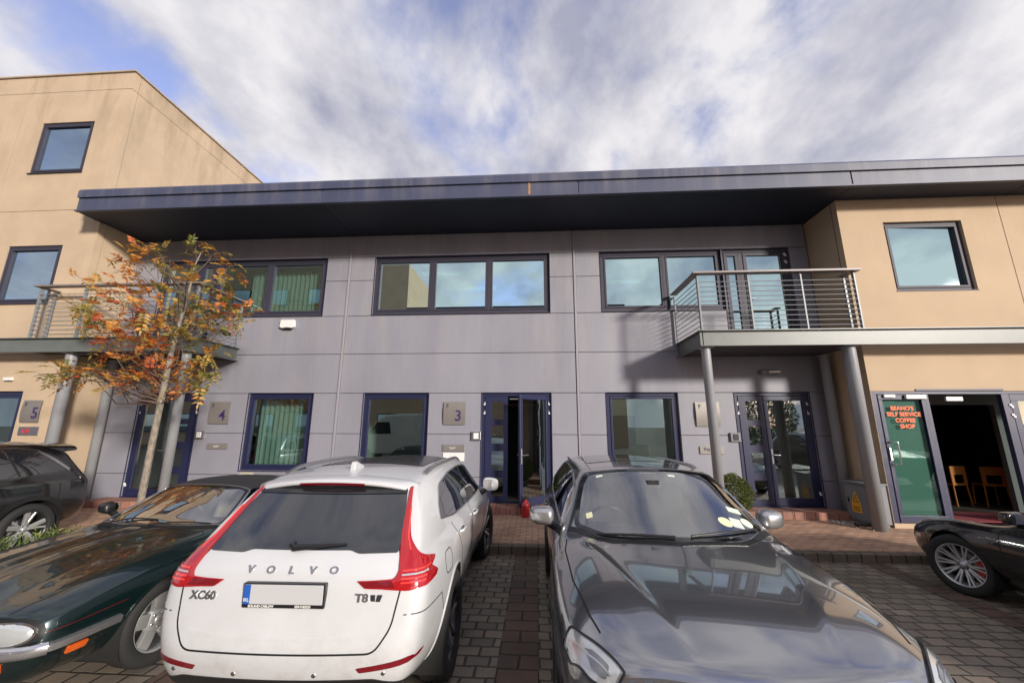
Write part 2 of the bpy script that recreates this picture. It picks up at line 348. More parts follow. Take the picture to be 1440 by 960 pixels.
for x in xs[1:3]: b = MB(); b.cbox(x-.024, x+.024, 8.975, 9.03, .12, 6.58, .006); b.build('cover_strip', m_trim, A)
# jambs lining the openings
for r in openA:
    x0, x1, z0, z1 = r; b = MB()
    b.box(x0-.012, x0-.001, 8.985, 9.12, z0-.012, z1+.012); b.box(x1+.001, x1+.012, 8.985, 9.12, z0-.012, z1+.012)
    b.box(x0-.001, x1+.001, 8.985, 9.12, z1+.001, z1+.012); b.build('reveal_trim', m_navy, A)
# roof: soffit, fascia, top flashing
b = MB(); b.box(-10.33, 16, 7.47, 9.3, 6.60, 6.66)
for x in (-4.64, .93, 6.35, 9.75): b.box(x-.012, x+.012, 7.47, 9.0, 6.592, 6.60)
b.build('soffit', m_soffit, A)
b = MB(); px = [-10.33, -4.62, .90, 6.33, 9.72, 13.1, 16]
for i in range(6): b.cbox(px[i]+.012, px[i+1]-.012, 7.435, 7.47, 6.605, 6.93, .006)
b.box(-10.34, 16, 7.405, 7.48, 6.575, 6.603)                       # drip lip
for x in px[1:-1]: b.box(x-.012, x+.012, 7.45, 7.47, 6.60, 6.93)
b.box(-10.345, -10.332, 7.45, 8.02, 6.59, 6.93)
b.build('fascia', m_fascia, A)
b = MB(); b.prism([(7.395, 6.905), (7.395, 7.07), (7.43, 7.12), (7.6, 7.13), (25, 7.3), (25, 6.66), (7.47, 6.66), (7.47, 6.905)], -10.33, 16, 'x'); b.build('roof', m_fascia, A)
# stained streak on the fascia
b = MB(); b.box(-.135, -.095, 7.4315, 7.4345, 6.63, 6.9); b.build('rust_stain', mat('rust', (.42, .22, .07), .8, noise=(30, .4)), A)
# interior shells
b = MB()
for z0, z1, zf in ((.24, 3.4, 0), (3.72, 6.45, 1)):
    for i in range(3):
        xa, xb = xs[i]+.06, xs[i+1]-.06
        b.box(xa, xb, 15, 15.1, z0, z1, 0); b.box(xa-.04, xa, 9.28, 15, z0, z1, 0); b.box(xb, xb+.04, 9.28, 15, z0, z1, 0)
        b.box(xa, xb, 9.28, 15, z0-.06, z0, 1); b.box(xa, xb, 9.28, 15, z1, z1+.05, 2)
b.build('interior_shell', [m_inwall, m_infloor, m_ceil], A)
# windows
wl = [window(A, *r[:4], [], 9.0, m_navy, m_win_low, .075, .05) for r in openA[:3]]
window(A, -8.14, -5.24, 4.52, 6.0, [-6.72], 9.0, m_plum, m_win_mid)
window(A, -3.99, .33, 4.52, 6.0, [-2.54, -1.14], 9.0, m_plum, m_win_up)
window(A, 1.55, 4.39, 4.52, 6.0, [3.05], 9.0, m_plum, m_win_up)
def balcony_door(x0, x1, sp, par):
    b = MB(); ya, yb = 9.04, 9.11; z0, z1 = 3.76, 6.0
    for q in ((x0, x1, z1-.08, z1), (x0, x1, z0, z0+.06), (x0, x0+.06, z0+.06, z1-.08), (x1-.06, x1, z0+.06, z1-.08), (sp-.05, sp+.05, z0+.06, z1-.08)): b.cbox(q[0], q[1], ya, yb, q[2], q[3], .006)
    for a, c in ((x0+.064, sp-.054), (sp+.054, x1-.064)):
        for q in ((a, c, z1-.16, z1-.084), (a, c, z0+.064, z0+.2), (a, a+.08, z0+.2, z1-.16), (c-.08, c, z0+.2, z1-.16)): b.cbox(q[0], q[1], ya-.015, yb-.01, q[2], q[3], .006)
    f = b.build('balcony_door', m_plum, par)
    g = MB(); g.box(x0+.07, x1-.07, ya+.02, ya+.026, z0+.07, z1-.09); g.build('pane', m_win_up, f)
    h = MB(); h.tube([(sp+.10, 9.0, 4.78), (sp+.10, 9.02, 4.78)], .01); h.tube([(sp+.10, 8.995, 4.78), (sp+.22, 8.995, 4.78)], .009); h.build('handle', m_satin, f)
    return f
bd1 = balcony_door(4.39, 5.92, 4.84, A); bd2 = balcony_door(-9.60, -8.14, -8.6, A)
def hinge(par, x, z, s=1, y=9.0, bottom=False):
    b = MB(); b.cbox(x-.045*s, x, y+.005, y+.04, z-.02, z+.02, .004) if s > 0 else b.cbox(x, x-.045*s, y+.005, y+.04, z-.02, z+.02, .004)
    b.cbox(x-.02, x+.02, y+.002, y+.04, z-.055, z-.015, .004); b.build('hinge', m_white, par)
for z in (5.86, 5.68, 3.93): hinge(bd1, 5.86, z)
def door(name, x0, x1, small_left, par, open_leaf=False):
    """wide glazed leaf beside a narrow leaf with four small panes"""
    z0, z1 = .27, HEADZ; ya, yb = 9.03, 9.10
    b = MB(); fw = .075
    b.cbox(x0, x1, ya, yb, z1-fw, z1, .006); b.cbox(x0, x0+fw, ya, yb, z0, z1-fw, .006); b.cbox(x1-fw, x1, ya, yb, z0, z1-fw, .006); b.box(x0, x1, 8.98, yb, z0-.03, z0+.012)
    f = b.build(name, m_navy, par)
    w = .52
    a, c = (x0+fw, x0+fw+w) if small_left else (x1-fw-w, x1-fw)
    pz = [(2.03, 2.43), (1.50, 1.90), (.93, 1.34), (.40, .78)]
    b = MB(); pa, pc = (a+.15, c-.10) if small_left else (a+.10, c-.15)
    for r in rects_minus((a+.004, c-.004, z0+.016, z1-fw-.004), [(pa, pc, p, q) for p, q in pz]): b.box(r[0], r[1], ya-.015, yb-.02, r[2], r[3])
    lf = b.build('narrow_leaf', m_navy, f)
    for p, q in pz:
        g = MB(); g.box(pa, pc, ya+.01, ya+.016, p, q); g.build('pane', m_doorglass, lf)
    ox0, ox1 = (c, x1-fw) if small_left else (x0+fw, a)
    L = ox1-ox0-.008; st = .085
    # wide leaf in hinge-local coordinates: u from hinge 0..L
    b = MB()
    for q in ((0, L, z1-fw-.004-.095, z1-fw-.004), (0, L, z0+.016, z0+.17), (0, st, z0+.17, z1-fw-.1), (L-st, L, z0+.17, z1-fw-.1)): b.cbox(q[0], q[1], -.03, .03, q[2], q[3], .006)
    g = MB(); g.box(st-.01, L-st+.01, -.004, .004, z0+.16, z1-fw-.09)
    h = MB()
    for s in (-1, 1):
        h.cbox(L-.062, L-.028, s*.03, s*.042, 1.12, 1.42, .004); h.tube([(L-.045, s*.04, 1.30), (L-.045, s*.085, 1.30)], .011); h.tube([(L-.045, s*.082, 1.30), (L-.19, s*.082, 1.30)], .011)
    hx = ox1-.004 if small_left else ox0+.004
    base = PI if small_left else 0
    ang = base+(R(46) if open_leaf else 0)
    T = Matrix.Translation((hx, ya+.005, 0)) @ Matrix.Rotation(ang, 4, 'Z')
    for q in (b, g, h): q.xf(T)
    wl_ = b.build('wide_leaf', m_navy, f); g.build('pane', m_doorglass, wl_); h.build('handle', m_satin, wl_)
    for x, s in ((x0+.06, -1), (x1-.02, 1)):
        for z in ((2.40, 2.20) if (s > 0 or small_left) or True else ()): hinge(f, x if s < 0 else x-.03, z, s, 9.015)
    if not open_leaf:
        hinge(f, (x1-.05) if small_left else (x0+.04), .55, 1, 9.0)
    return f
d4 = door('entrance_door', -9.57, -8.03, False, A)
d3 = door('entrance_door', -1.25, .32, True, A, open_leaf=True)
d2 = door('entrance_door', 4.33, 5.90, True, A)
b = MB(); b.cbox(-.62, -.30, 9.01, 9.05, 2.47, 2.50, .004); b.build('door_closer', m_satin, d3)
# curtains and blinds behind the unit 4 windows, corridor behind the open door, desks
def wavy(x0, x1, y, z0, z1, amp, per, name, m, par, slats=False):
    n = int((x1-x0)/per*8); b = MB(); vs = []; fs = []
    for i in range(n+1):
        x = x0+(x1-x0)*i/n; yy = y+amp*math.sin(2*PI*(x-x0)/per+.6*math.sin(x*3))
        vs += [(x, yy, z0), (x, yy, z1)]
    for i in range(n): fs.append((2*i, 2*i+2, 2*i+3, 2*i+1))
    b.add(vs, fs, 0, True)
    return b.build(name, m, par, fixn=False)
wavy(-6.75, -5.3, 9.42, .5, 2.55, .028, .13, 'curtain', m_curtain, A)
wavy(-7.45, -5.3, 9.40, 4.5, 5.85, .035, .125, 'vertical_blind', m_blind, A)
b = MB(); b.box(-1.2, .3, 10.6, 10.65, .24, 3.4); b.box(-.75, .0, 10.58, 10.6, .24, 2.4, 1); b.box(-.78, .03, 10.57, 10.6, 2.4, 2.46, 2)
b.box(-1.3, -1.2, 9.3, 10.65, .24, 3.4, 1); b.build('lobby_partition', [m_darkin, m_blackm, mat('oak', (.30, .15, .06), .6)], A)
b = MB(); b.box(1.3, 3.6, 12.6, 12.66, .24, 2.7, 0); b.box(2.3, 3.0, 12.57, 12.6, .24, 2.2, 1); b.box(1.6, 3.4, 11, 11.6, .95, .99, 2); b.box(1.65, 1.72, 11, 11.6, .24, .95, 2); b.box(3.28, 3.35, 11, 11.6, .24, .95, 2)
b.box(1.8, 2.2, 11.25, 11.3, 1.05, 1.4, 1); b.box(2.6, 3.0, 11.25, 11.3, 1.05, 1.4, 1); b.build('office_desk', [m_inwall, m_darkin, m_infloor], A)
for x, y, z in ((1.9, 10.3, 3.36), (2.9, 11.2, 3.36), (1.7, 12.2, 3.36), (3.1, 10.2, 3.36), (-2.9, 11.2, 6.41), (-1.9, 12.6, 6.41), (2.8, 12.2, 6.41)): b = MB(); b.box(x-.55, x+.55, y-.12, y+.12, z, z+.03); b.build('ceiling_light', m_lampon, A)
# brick steps in front of the doors
for x0, x1 in ((-9.9, -7.8), (-1.45, .55), (4.1, 6.1)):
    b = MB(); n = int((x1-x0)/.22)
    for i in range(n): b.cbox(x0+i*.22+.004, x0+(i+1)*.22-.004, 8.52, 8.62, .12, .262, .008)
    b.box(x0, x0+n*.22, 8.6, 9.03, .12, .258); b.build('doorstep', m_brick, A)

# ------------------------------------------------------------------ balconies
def balcony(x0, x1, open0, open1, posts, beam0, beam1, cols, par, yb0=9.0, yb1=8.02):
    """x0/x1 ends of the deck; open0/open1: which end turns back to which Y"""
    F = 7.65
    b = MB(); b.box(x0+.02, x1-.02, F+.03, 8.99, 3.63, 3.69); b.box(x0+.02, x1-.02, F+.1, 8.99, 3.42, 3.44); bal = b.build('balcony', m_deck, par)
    def channel(bb, p, q, side):   # C-section: web, flanges
        if side == 'y':
            bb.box(p, q, F+.012, F+.03, 3.405, 3.70); bb.box(p, q, F-.05, F+.012, 3.694, 3.712); bb.box(p, q, F-.05, F+.012, 3.398, 3.414)
    b = MB(); channel(b, beam0, beam1, 'y'); b.build('channel_beam', m_steel, bal)
    for xx, fl in ((x0, open0), (x1, open1)):
        if fl != 'wall': continue
        s = -1 if xx == x0 else 1
        b = MB(); b.box(*sorted((xx-s*.012, xx-s*.03)), F+.012, 8.995, 3.405, 3.70); b.box(*sorted((xx-s*.012, xx+s*.05)), F-.05, 8.995, 3.695, 3.713); b.box(*sorted((xx-s*.012, xx+s*.05)), F-.05, 8.995, 3.397, 3.413); b.build('channel_beam', m_steel, bal)
    yb = {'wall': 8.97, 'wing': 7.98}
    for px_ in posts:
        b = MB(); b.cbox(px_-.016, px_+.016, F-.01, F+.05, 3.70, 4.83, .004); b.build('railing_post', m_steeld, bal)
    for xx, fl in ((x0, open0), (x1, open1)):
        b = MB(); b.cbox(xx-.02, xx+.02, yb[fl]-.06, yb[fl]-.02, 3.70, 4.83, .004); b.build('railing_post', m_steeld, bal)
    zr = [3.80+i*.1 for i in range(10)]
    b = MB()
    for z in zr: b.tube([(x0, F+.0, z), (x1, F+.0, z)], .008, 6)
    b.build('front_bars', m_steeld, bal)
    for xx, fl in ((x0, open0), (x1, open1)):
        b = MB()
        for z in zr: b.tube([(xx, F+.0, z), (xx, yb[fl]-.04, z)], .008, 6)
        b.build('side_bars', m_steeld, bal)
    b = MB(); b.prism([(F-.08, 4.865), (F+.07, 4.865), (F+.07, 4.89), (F-.08, 4.90)], x0-.08, x1+.08, 'x')
    for xx, fl in ((x0, open0), (x1, open1)): b.prism([(xx-.078, 4.863), (xx+.068, 4.863), (xx+.068, 4.888), (xx-.078, 4.888)], F+.072, yb[fl], 'y')
    for px_ in posts: b.box(px_-.02, px_+.02, F-.0, F+.04, 4.83, 4.866)
    b.build('handrail', m_hand, bal)
    for x, y, r, zb in cols:
        b = MB(); b.lathe([(0, zb), (r, zb), (r, 3.40)], 28, 'z', (x, y, 0)); b.cbox(x-.13, x+.13, y-.13, y+.13, 3.385, 3.398, .002); b.build('column', m_column, bal)
    return bal
balcony(3.20, 6.22, 'wall', 'wing', [3.22, 4.2, 5.2, 6.20], 3.17, 16, [(3.30, 7.78, .085, .12), (5.97, 7.80, .11, .12), (6.20, 8.80, .09, .12)], A)
balcony(-11.0, -7.27, 'wing', 'wall', [-10.98, -9.9, -8.6, -7.29], -18, -7.24, [(-7.40, 7.78, .085, .12), (-10.05, 7.80, .10, .12), (-10.22, 8.80, .09, .12)], A)

# ================================================================== COFFEE SHOP WING (right)
B = empty('coffee_shop_wing', (9.5, 8.3, .12), 'cream rendered wing at the right with a glazed coffee shop front on its ground floor', 'building')
openB = [(6.385, 11.8, .20, 2.56), (7.25, 8.78, 4.57, 6.07)]
b = MB()
for r in rects_minus((6.38, 9.545, .10, 6.598), openB)+rects_minus((9.56, 16, .10, 6.598), openB): b.box(r[0], r[1], 8.0, 8.3, r[2], r[3])
b.box(6.38, 6.60, 8.3, 9.02, .10, 6.598); b.build('wall', m_beige2, B)
b = MB(); b.box(6.374, 6.382, 8.14, 8.155, .12, 6.58); b.box(9.54, 9.565, 8.008, 8.2, 2.6, 6.58); b.build('groove', m_cladback, B)
wB = window(B, 7.25, 8.78, 4.57, 6.07, [], 8.015, m_plum, m_win_up, .06, .05); wB.children[0].rotation_euler.z = R(2.4); wB.children[0].rotation_euler.x = R(.6)
wb = MB()
for i in range(28): wb.box(7.3, 8.72, 8.26, 8.28, 4.66+i*.05, 4.675+i*.05)
wb.build('venetian_blind', m_inwall, B)
b = MB(); b.box(7.1, 8.9, 8.5, 8.55, 4.3, 6.4); b.build('room_wall', m_inwall, B)
# shopfront
b = MB(); y = 8.02
for q in ((6.387, 6.50, .20, 2.56), (7.36, 7.43, .20, 2.56), (8.72, 8.86, .20, 2.56), (9.9, 10.0, .2, 2.56), (11.73, 11.8, .2, 2.56)): b.cbox(q[0], q[1], y, y+.08, q[2], q[3], .006)
b.cbox(6.387, 11.8, y-.002, y+.08, 2.50, 2.562, .006); b.box(7.2, 8.75, 7.985, 8.02, 2.565, 2.60)
b.cbox(8.862, 9.9, y+.002, y+.07, 2.38, 2.5, .005); b.cbox(8.862, 9.9, y+.002, y+.07, 1.85, 1.95, .005); b.cbox(8.862, 9.9, y+.002, y+.07, .2, .5, .005)
b.cbox(8.862, 8.98, y-.002, y+.07, .22, 2.38, .005)
sf = b.build('shopfront_frame', m_navy, B)
b = MB(); b.box(8.9, 11.75, y+.05, y+.056, .25, 2.5); b.build('pane', m_win_low, sf)
b = MB(); dl = .075
for q in ((6.505, 7.355, 2.40, 2.495), (6.505, 7.355, .205, .33), (6.505, 6.505+dl, .33, 2.40), (7.355-dl, 7.355, .33, 2.40)): b.cbox(q[0], q[1], y-.012, y+.05, q[2], q[3], .006)
gd = b.build('glass_door', m_navy, B)
b = MB(); b.box(6.57, 7.29, y+.015, y+.021, .32, 2.41); b.build('pane', m_green_g, gd)
b = MB(); b.box(6.52, 7.34, y+.06, y+.065, .22, 2.5); b.build('green_blind', m_green, B)
b = MB(); hx = 6.60
b.tube([(hx-.04, y-.015, 1.62), (hx-.04, y-.07, 1.62), (hx+.06, y-.07, 1.62), (hx+.06, y-.07, 1.22), (hx-.04, y-.07, 1.22), (hx-.04, y-.015, 1.22)], .012, 8); b.cbox(hx-.075, hx-.035, y-.03, y-.012, 1.28, 1.52, .004); b.build('handle', m_chrome, gd)
for i, (s, dxx) in enumerate((("BEANO'S", 0), ("SELF SERVICE", .01), ("COFFEE", .02), ("SHOP", .04))):
    text(s, .104, (6.92+dxx, y+.008, 2.235-i*.112), FACE, m_orange, gd, 'door_lettering', .0015, bold=.0035, sx=1.0)
b = MB(); b.cbox(6.72, 7.30, 7.95, 8.0, 2.39, 2.47, .008) if False else b.cbox(6.98, 7.34, 7.955, 8.005, 2.41, 2.49, .008); b.cbox(6.60, 6.80, 7.97, 8.005, 2.44, 2.495, .005); b.build('door_closer', m_white, gd)
b = MB(); b.cbox(7.82, 8.12, 8.10, 8.14, 2.38, 2.46, .004); b.build('door_notice', m_white, sf)
for z in (2.30, 2.12): hinge(sf, 8.86, z, 1, 8.0)
# inside the shop: lobby reveals, doorway, dark room
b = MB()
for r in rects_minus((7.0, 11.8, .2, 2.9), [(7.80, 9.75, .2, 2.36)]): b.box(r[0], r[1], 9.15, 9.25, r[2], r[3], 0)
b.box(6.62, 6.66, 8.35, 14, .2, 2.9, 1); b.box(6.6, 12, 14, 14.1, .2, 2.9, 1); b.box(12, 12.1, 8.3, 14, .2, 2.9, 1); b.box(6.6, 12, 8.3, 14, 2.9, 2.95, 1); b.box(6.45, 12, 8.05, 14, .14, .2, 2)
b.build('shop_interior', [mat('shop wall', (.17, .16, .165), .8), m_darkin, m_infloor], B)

# ================================================================== TALL BUILDING (left)
Cb = empty('tall_rendered_building', (-16, 9, .12), 'tall stained cream rendered office building at the far left, three storeys', 'building')
openC = [(-12.62, -11.22, 4.62, 6.06), (-12.66, -11.22, 8.02, 9.48), (-14.0, -11.26, .3, 2.6), (-15.9, -14.4, 4.62, 6.06), (-15.9, -14.4, 8.02, 9.48)]
b = MB(); gz = [.10, 3.42, 6.98, 10.42, 10.92]; gx = [-22, -13.28, -10.55]
for i in range(2):
    for j in range(4):
        for r in rects_minus((gx[i]+.006, gx[i+1]-.006, gz[j]+.006, gz[j+1]-.006), openC): b.box(r[0], r[1], 8.0, 8.3, r[2], r[3])
for j in range(4):
    b.box(-10.67, -10.42, 8.0+.005, 8.16, gz[j]+.006, gz[j+1]-.006) if j < 3 else b.box(-10.55, -10.42, 8.001, 8.16, gz[j]+.006, gz[j+1]-.006)
    b.box(-10.67, -10.42, 8.172, 17.1, gz[j]+.006, gz[j+1]-.006); b.box(-10.67, -10.42, 17.112, 32, gz[j]+.006, gz[j+1]-.006)
b.build('wall', m_beige, Cb)
b = MB()
for r in rects_minus((-22, -10.6, .1, 10.9), openC): b.box(r[0], r[1], 8.02, 8.28, r[2], r[3])
b.box(-10.65, -10.44, 8.03, 31.9, .1, 10.9); b.build('wall_core', m_cladback, Cb)
b = MB(); b.cbox(-22, -10.38, 7.96, 8.3, 10.922, 10.97, .01); b.cbox(-10.7, -10.378, 8.3, 32, 10.92, 10.968, .01); b.box(-22, -10.6, 8.3, 32, 10.7, 10.8); b.build('coping', m_coping, Cb)
for r in (openC[0], openC[1], openC[3], openC[4]):
    window(Cb, *r, [], 7.985, m_plum, m_win_blue, .06, .05)
window(Cb, *openC[2], [-12.6], 8.02, m_navy, m_win_low, .09, .05)
b = MB()
for z in (4.3, 7.7): b.box(-16, -10.9, 8.9, 9, z, z+2.2)
b.box(-14, -11, 9.2, 9.3, .1, 3); b.build('room_wall', m_darkin, Cb)
b = MB(); b.lathe([(0, 10.97), (.12, 10.97), (.12, 11.2), (.17, 11.22), (.17, 11.3), (0, 11.33)], 16, 'z', (-10.6, 15.2, 0)); b.build('roof_vent', m_white, Cb)

# ================================================================== BUILDINGS ACROSS THE COURT (seen in the glass)
m_beige3 = mat('opposite render', (.50, .36, .24), .9, noise=(1, .1))
D = empty('opposite_building', (-14, -18, 0), 'cream rendered building across the court, mirrored in the office windows', 'building')
b = MB(); b.box(-44, 8, -26, -18, 0, 12.3); b.box(-44, -12.5, -26.2, -17.8, 12.3, 17.5); b.build('wall', m_beige3, D)
b = MB(); b.box(-12.4, 8.2, -26.3, -17.4, 12.3, 12.9); b.build('roof', m_soffit, D)
for i in range(13):
    for z in (1.2, 4.8, 8.6)+((13.4,) if i < 7 else ()):
        b = MB(); x = -42+i*3.9; y0 = -18 if z < 12.3 else -17.8; b.cbox(x, x+1.8, y0, y0+.1, z, z+1.7, .02, 0); b.box(x+.08, x+1.72, y0+.09, y0+.12, z+.08, z+1.62, 1); b.build('window', [m_navy, m_win_blue], D)
# ================================================================== SIGNS AND FITTINGS ON THE WALLS
def plaque(x0, x1, z0, z1, y, num, label, below=None):
    e = empty('number_plaque', ((x0+x1)/2, y, z0), label, 'sign', 'unit number plaques')
    b = MB()   # slightly curved sheet
    n = 10; vs = []; 
    for i in range(n+1):
        t = i/n; z = z0+(z1-z0)*t; yy = y-.03-.02*math.sin(PI*t)
        vs += [(x0, yy, z), (x1, yy, z), (x1, yy+.004, z), (x0, yy+.004, z)]
    fs = []
    for i in range(n):
        for k in range(4): fs.append((4*i+k, 4*i+(k+1) % 4, 4*i+4+(k+1) % 4, 4*i+4+k))
    fs += [(0, 1, 2, 3), (4*n+3, 4*n+2, 4*n+1, 4*n)]
    b.add(vs, fs, 0); b.box(x0+.02, x1-.02, y-.03, y, z0+.02, z0+.06); b.box(x0+.02, x1-.02, y-.03, y, z1-.06, z1-.02); b.build('plate', m_plaque, e)
    text('F', .13, (x0+.09, y-.047, z1-.10), FACE, m_blackl, e, 'letter')
    text(num, .33, (x0+.34, y-.051, z0+.19), FACE, m_purple, e, 'numeral', bold=.004)
plaque(-2.12, -1.62, 1.91, 2.42, 9.0, '3', 'steel plaque with a purple 3 beside the open navy door')
plaque(-7.72, -7.22, 1.91, 2.42, 9.0, '4', 'steel plaque with a purple 4 behind the orange tree')
plaque(3.46, 3.97, 1.89, 2.41, 9.0, '2', 'steel plaque half hidden behind the thin round column, letter F showing')
plaque(-11.14, -10.70, 1.93, 2.40, 8.0, '5', 'steel plaque with a purple 5 on the cream wall above the black car')
def small_plate(x0, x1, z0, z1, y, label, kind):
    e = empty('name_plate', ((x0+x1)/2, y, z0), label, 'sign')
    b = MB(); b.cbox(x0, x1, y-.025, y, z0, z1, .004); b.build('plate', m_plaque if kind != 'dial' else m_satin, e)
    if kind == 'squiggle':
        b = MB(); xm = (x0+x1)/2-.02; zm = (z0+z1)/2
        b.tube([(xm-.07+.14*t/12, y-.027, zm+.02*math.sin(t*1.3)) for t in range(13)], .004, 5); b.tube([(xm-.05+.10*t/8, y-.027, zm-.03+.004*t) for t in range(9)], .003, 5); b.build('logo', m_white, e)
    if kind == 'pay': text('Pay', .10, (x0+.15, y-.028, z1-.06), FACE, m_blackl, e, 'letter')
    if kind == 'dial':
        b = MB(); m_red = mat('red logo', (.6, .03, .05), .5)
        for r in (.028, .05): b.tube([(x0+.16+r*math.cos(PI*t/6), y-.028, (z0+z1)/2+r*math.sin(PI*t/6)) for t in range(13)], .005, 5)
        b.tube([(x0+.22+.04*math.cos(PI*t/6), y-.028, (z0+z1)/2+.04*math.sin(PI*t/6)) for t in range(13)], .005, 5); b.build('logo', m_red, e)
small_plate(-2.12, -1.62, 1.33, 1.475, 9.0, 'small steel name plate with white squiggle under the 3 plaque', 'squiggle')
small_plate(-7.66, -7.16, 1.34, 1.47, 9.0, 'small steel name plate under the plaque numbered 4', 'squiggle')
small_plate(3.48, 3.99, 1.31, 1.47, 9.0, 'small steel name plate crossed by the thin column', 'pay')
small_plate(-11.12, -10.66, 1.66, 1.84, 8.0, 'pale name plate with round red logo under the 5 plaque', 'dial')
b = MB(); b.box(-2.10, -1.62, 8.985, 8.998, 1.12, 1.30); tag(b.build('paper_notice', m_white), 'white paper sheet taped below the squiggle name plate', 'notice')
for x, y, lab, par in ((-1.47, 9.0, 'small square intercom beside the open navy door', 0), (-7.98, 9.0, 'small square intercom just right of the tree trunk', 0), (4.14, 9.0, 'dark square intercom between the thin column and the door', 1)):
    e = empty('intercom', (x+.1, y, 1.58), lab, 'intercom', 'door intercoms')
    b = MB(); b.cbox(x, x+.21, y-.05, y, 1.57, 1.76, .008); b.build('housing', m_satin if not par else m_steeld, e)
    b = MB(); b.cbox(x+.05, x+.16, y-.06, y-.045, 1.60, 1.73, .004); b.build('button_panel', m_white if not par else m_black, e)
# burglar alarm box
e = empty('alarm_box', (-6.05, 9, 4.17), 'white alarm box on the grey wall under the unit 4 window', 'alarm')
b = MB(); b.prism([(-6.22, 4.40), (-5.88, 4.40), (-5.86, 4.22), (-5.92, 4.19), (-6.05, 4.205), (-6.18, 4.19), (-6.24, 4.22)], 8.91, 8.995, 'y'); b.build('cover', m_white, e, bevel=.015)
b = MB(); b.cbox(-6.16, -5.94, 8.93, 8.98, 4.165, 4.19, .004); b.build('strobe', m_black, e)
# bulkhead lamp
e = empty('wall_lamp', (5.1, 9, 2.98), 'grey bulkhead lamp on the wall above the double door under the right balcony', 'lamp')
b = MB(); b.cbox(4.92, 5.32, 8.90, 8.985, 3.01, 3.11, .02); b.build('housing', m_steeld, e)
b = MB(); b.cbox(5.08, 5.31, 8.885, 8.90, 3.04, 3.09, .005); b.build('lens', m_white, e)
b = MB(); b.cbox(-11.74, -11.54, 7.93, 7.99, 2.83, 2.90, .01); tag(b.build('door_sensor', m_white), 'small cream sensor box on the far left cream wall', 'sensor')
# electrical cabinet
e = empty('electrical_cabinet', (6.2, 8.3, .12), 'grey metal electrical cabinet with a yellow hazard sticker beside the column', 'cabinet')
b = MB(); b.cbox(6.03, 6.37, 8.02, 8.60, .16, .84, .01); b.box(6.06, 6.36, 8.05, 8.57, .12, .16); b.cbox(5.99, 6.37, 7.99, 8.63, .842, .87, .006); b.build('body', m_steeld, e)
b = MB(); b.cbox(6.012, 6.03, 8.05, 8.57, .20, .80, .004); cd = b.build('door', m_steeld, e)
b = MB(); b.cbox(6.0, 6.012, 8.47, 8.50, .48, .56, .003); b.build('handle', m_black, cd)
my = mat('hazard yellow', (.85, .42, .02), .5); EF = Matrix(((0, 0, -1, 0), (-1, 0, 0, 0), (0, 1, 0, 0), (0, 0, 0, 1)))
b = MB(); b.prism([(8.20, .48), (8.42, .48), (8.31, .70)], 6.006, 6.011, 'x', 0); b.box(6.006, 6.011, 8.20, 8.42, .32, .47, 0); b.prism([(8.235, .50), (8.385, .50), (8.31, .655)], 6.0045, 6.006, 'x', 1); b.prism([(8.26, .513), (8.36, .513), (8.31, .62)], 6.0035, 6.0045, 'x', 0)
b.prism([(8.315, .60), (8.295, .56), (8.31, .56), (8.30, .52), (8.325, .57), (8.31, .57)], 6.002, 6.0035, 'x', 1)
for k in range(3): b.box(6.004, 6.006, 8.225, 8.395, .345+k*.035, .360+k*.035, 1)
b.build('hazard_sticker', [my, m_blackl], e)
# dropped cable and gravel at the foot of the cabinet
b = MB(); pts = [(5.75+.05*i, 8.0+.12*math.sin(i*1.1)+.02*i, .14+.015*(i % 3)) for i in range(10)]; b.tube(pts, .018, 6); b.tube([(p[0]+.04, p[1]+.07, .15) for p in pts[::-1]], .014, 6); tag(b.build('cable', m_black), 'black cable scraps lying on the pavement before the cabinet', 'cable')
b = MB()
for i in range(160):
    x, y, s = rnd.uniform(5.55, 6.35), rnd.gauss(8.35, .25), rnd.uniform(.008, .02); b.cbox(x-s, x+s, y-s, y+s, .12, .12+s*1.2, s*.4)
tag(b.build('gravel', mat('gravel stones', (.35, .33, .30), .9, noise=(40, .4))), kind='stuff')
# fire extinguisher
e = empty('fire_extinguisher', (-.25, 8.38, .12), 'red fire extinguisher standing at the foot of the open glass door leaf', 'extinguisher')
mr = mat('extinguisher red', (.40, .008, .01), .3, coat=.6)
b = MB(); c = (-.25, 8.38, -.142); b.lathe([(0, .262), (.078, .262), (.085, .28), (.085, .48), (.07, .53), (.03, .56), (.025, .59), (0, .59)], 28, 'z', c); b.build('cylinder', mr, e)
b = MB(); b.cbox(-.28, -.22, 8.365, 8.395, .443, .488, .005); b.cbox(-.32, -.18, 8.37, 8.39, .488, .503, .003); b.build('valve', m_black, e)
b = MB(); b.tube([(-.22, 8.38, .47), (-.15, 8.36, .44), (-.145, 8.35, .33), (-.15, 8.35, .22)], .011, 8); b.build('hose', m_black, e)
# coffee shop table and chairs
mo = mat('orange plywood', (.55, .17, .03), .5)
for i, (x, y, a, lab) in enumerate(((9.28, 9.95, .2, 'orange chair left of the dark cafe table inside the shop doorway'), (10.0, 9.85, -.3, 'orange chair right of the dark cafe table inside the shop doorway'))):
    e = empty('cafe_chair', (x, y, .2), lab, 'chair', 'orange cafe chairs', rotz=a)
    e.name = 'cafe_chair'; ORG[e] = Vector((0, 0, 0))
    b = MB(); b.cbox(-.2, .2, -.2, .2, .43, .46, .01); b.build('seat', mo, e)
    b = MB(); 
    for r in rects_minus((-.2, .2, .46, .84), [(-.13, .13, .48, .66)]): b.box(r[0], r[1], -.2, -.175, r[2], r[3])
    b.build('backrest', mo, e)
    for sx in (-1, 1):
        for sy in (-1, 1):
            b = MB(); b.tube([(.18*sx, .18*sy, .43), (.2*sx, .2*sy, 0)], .016, 8); b.build('leg', mo, e)
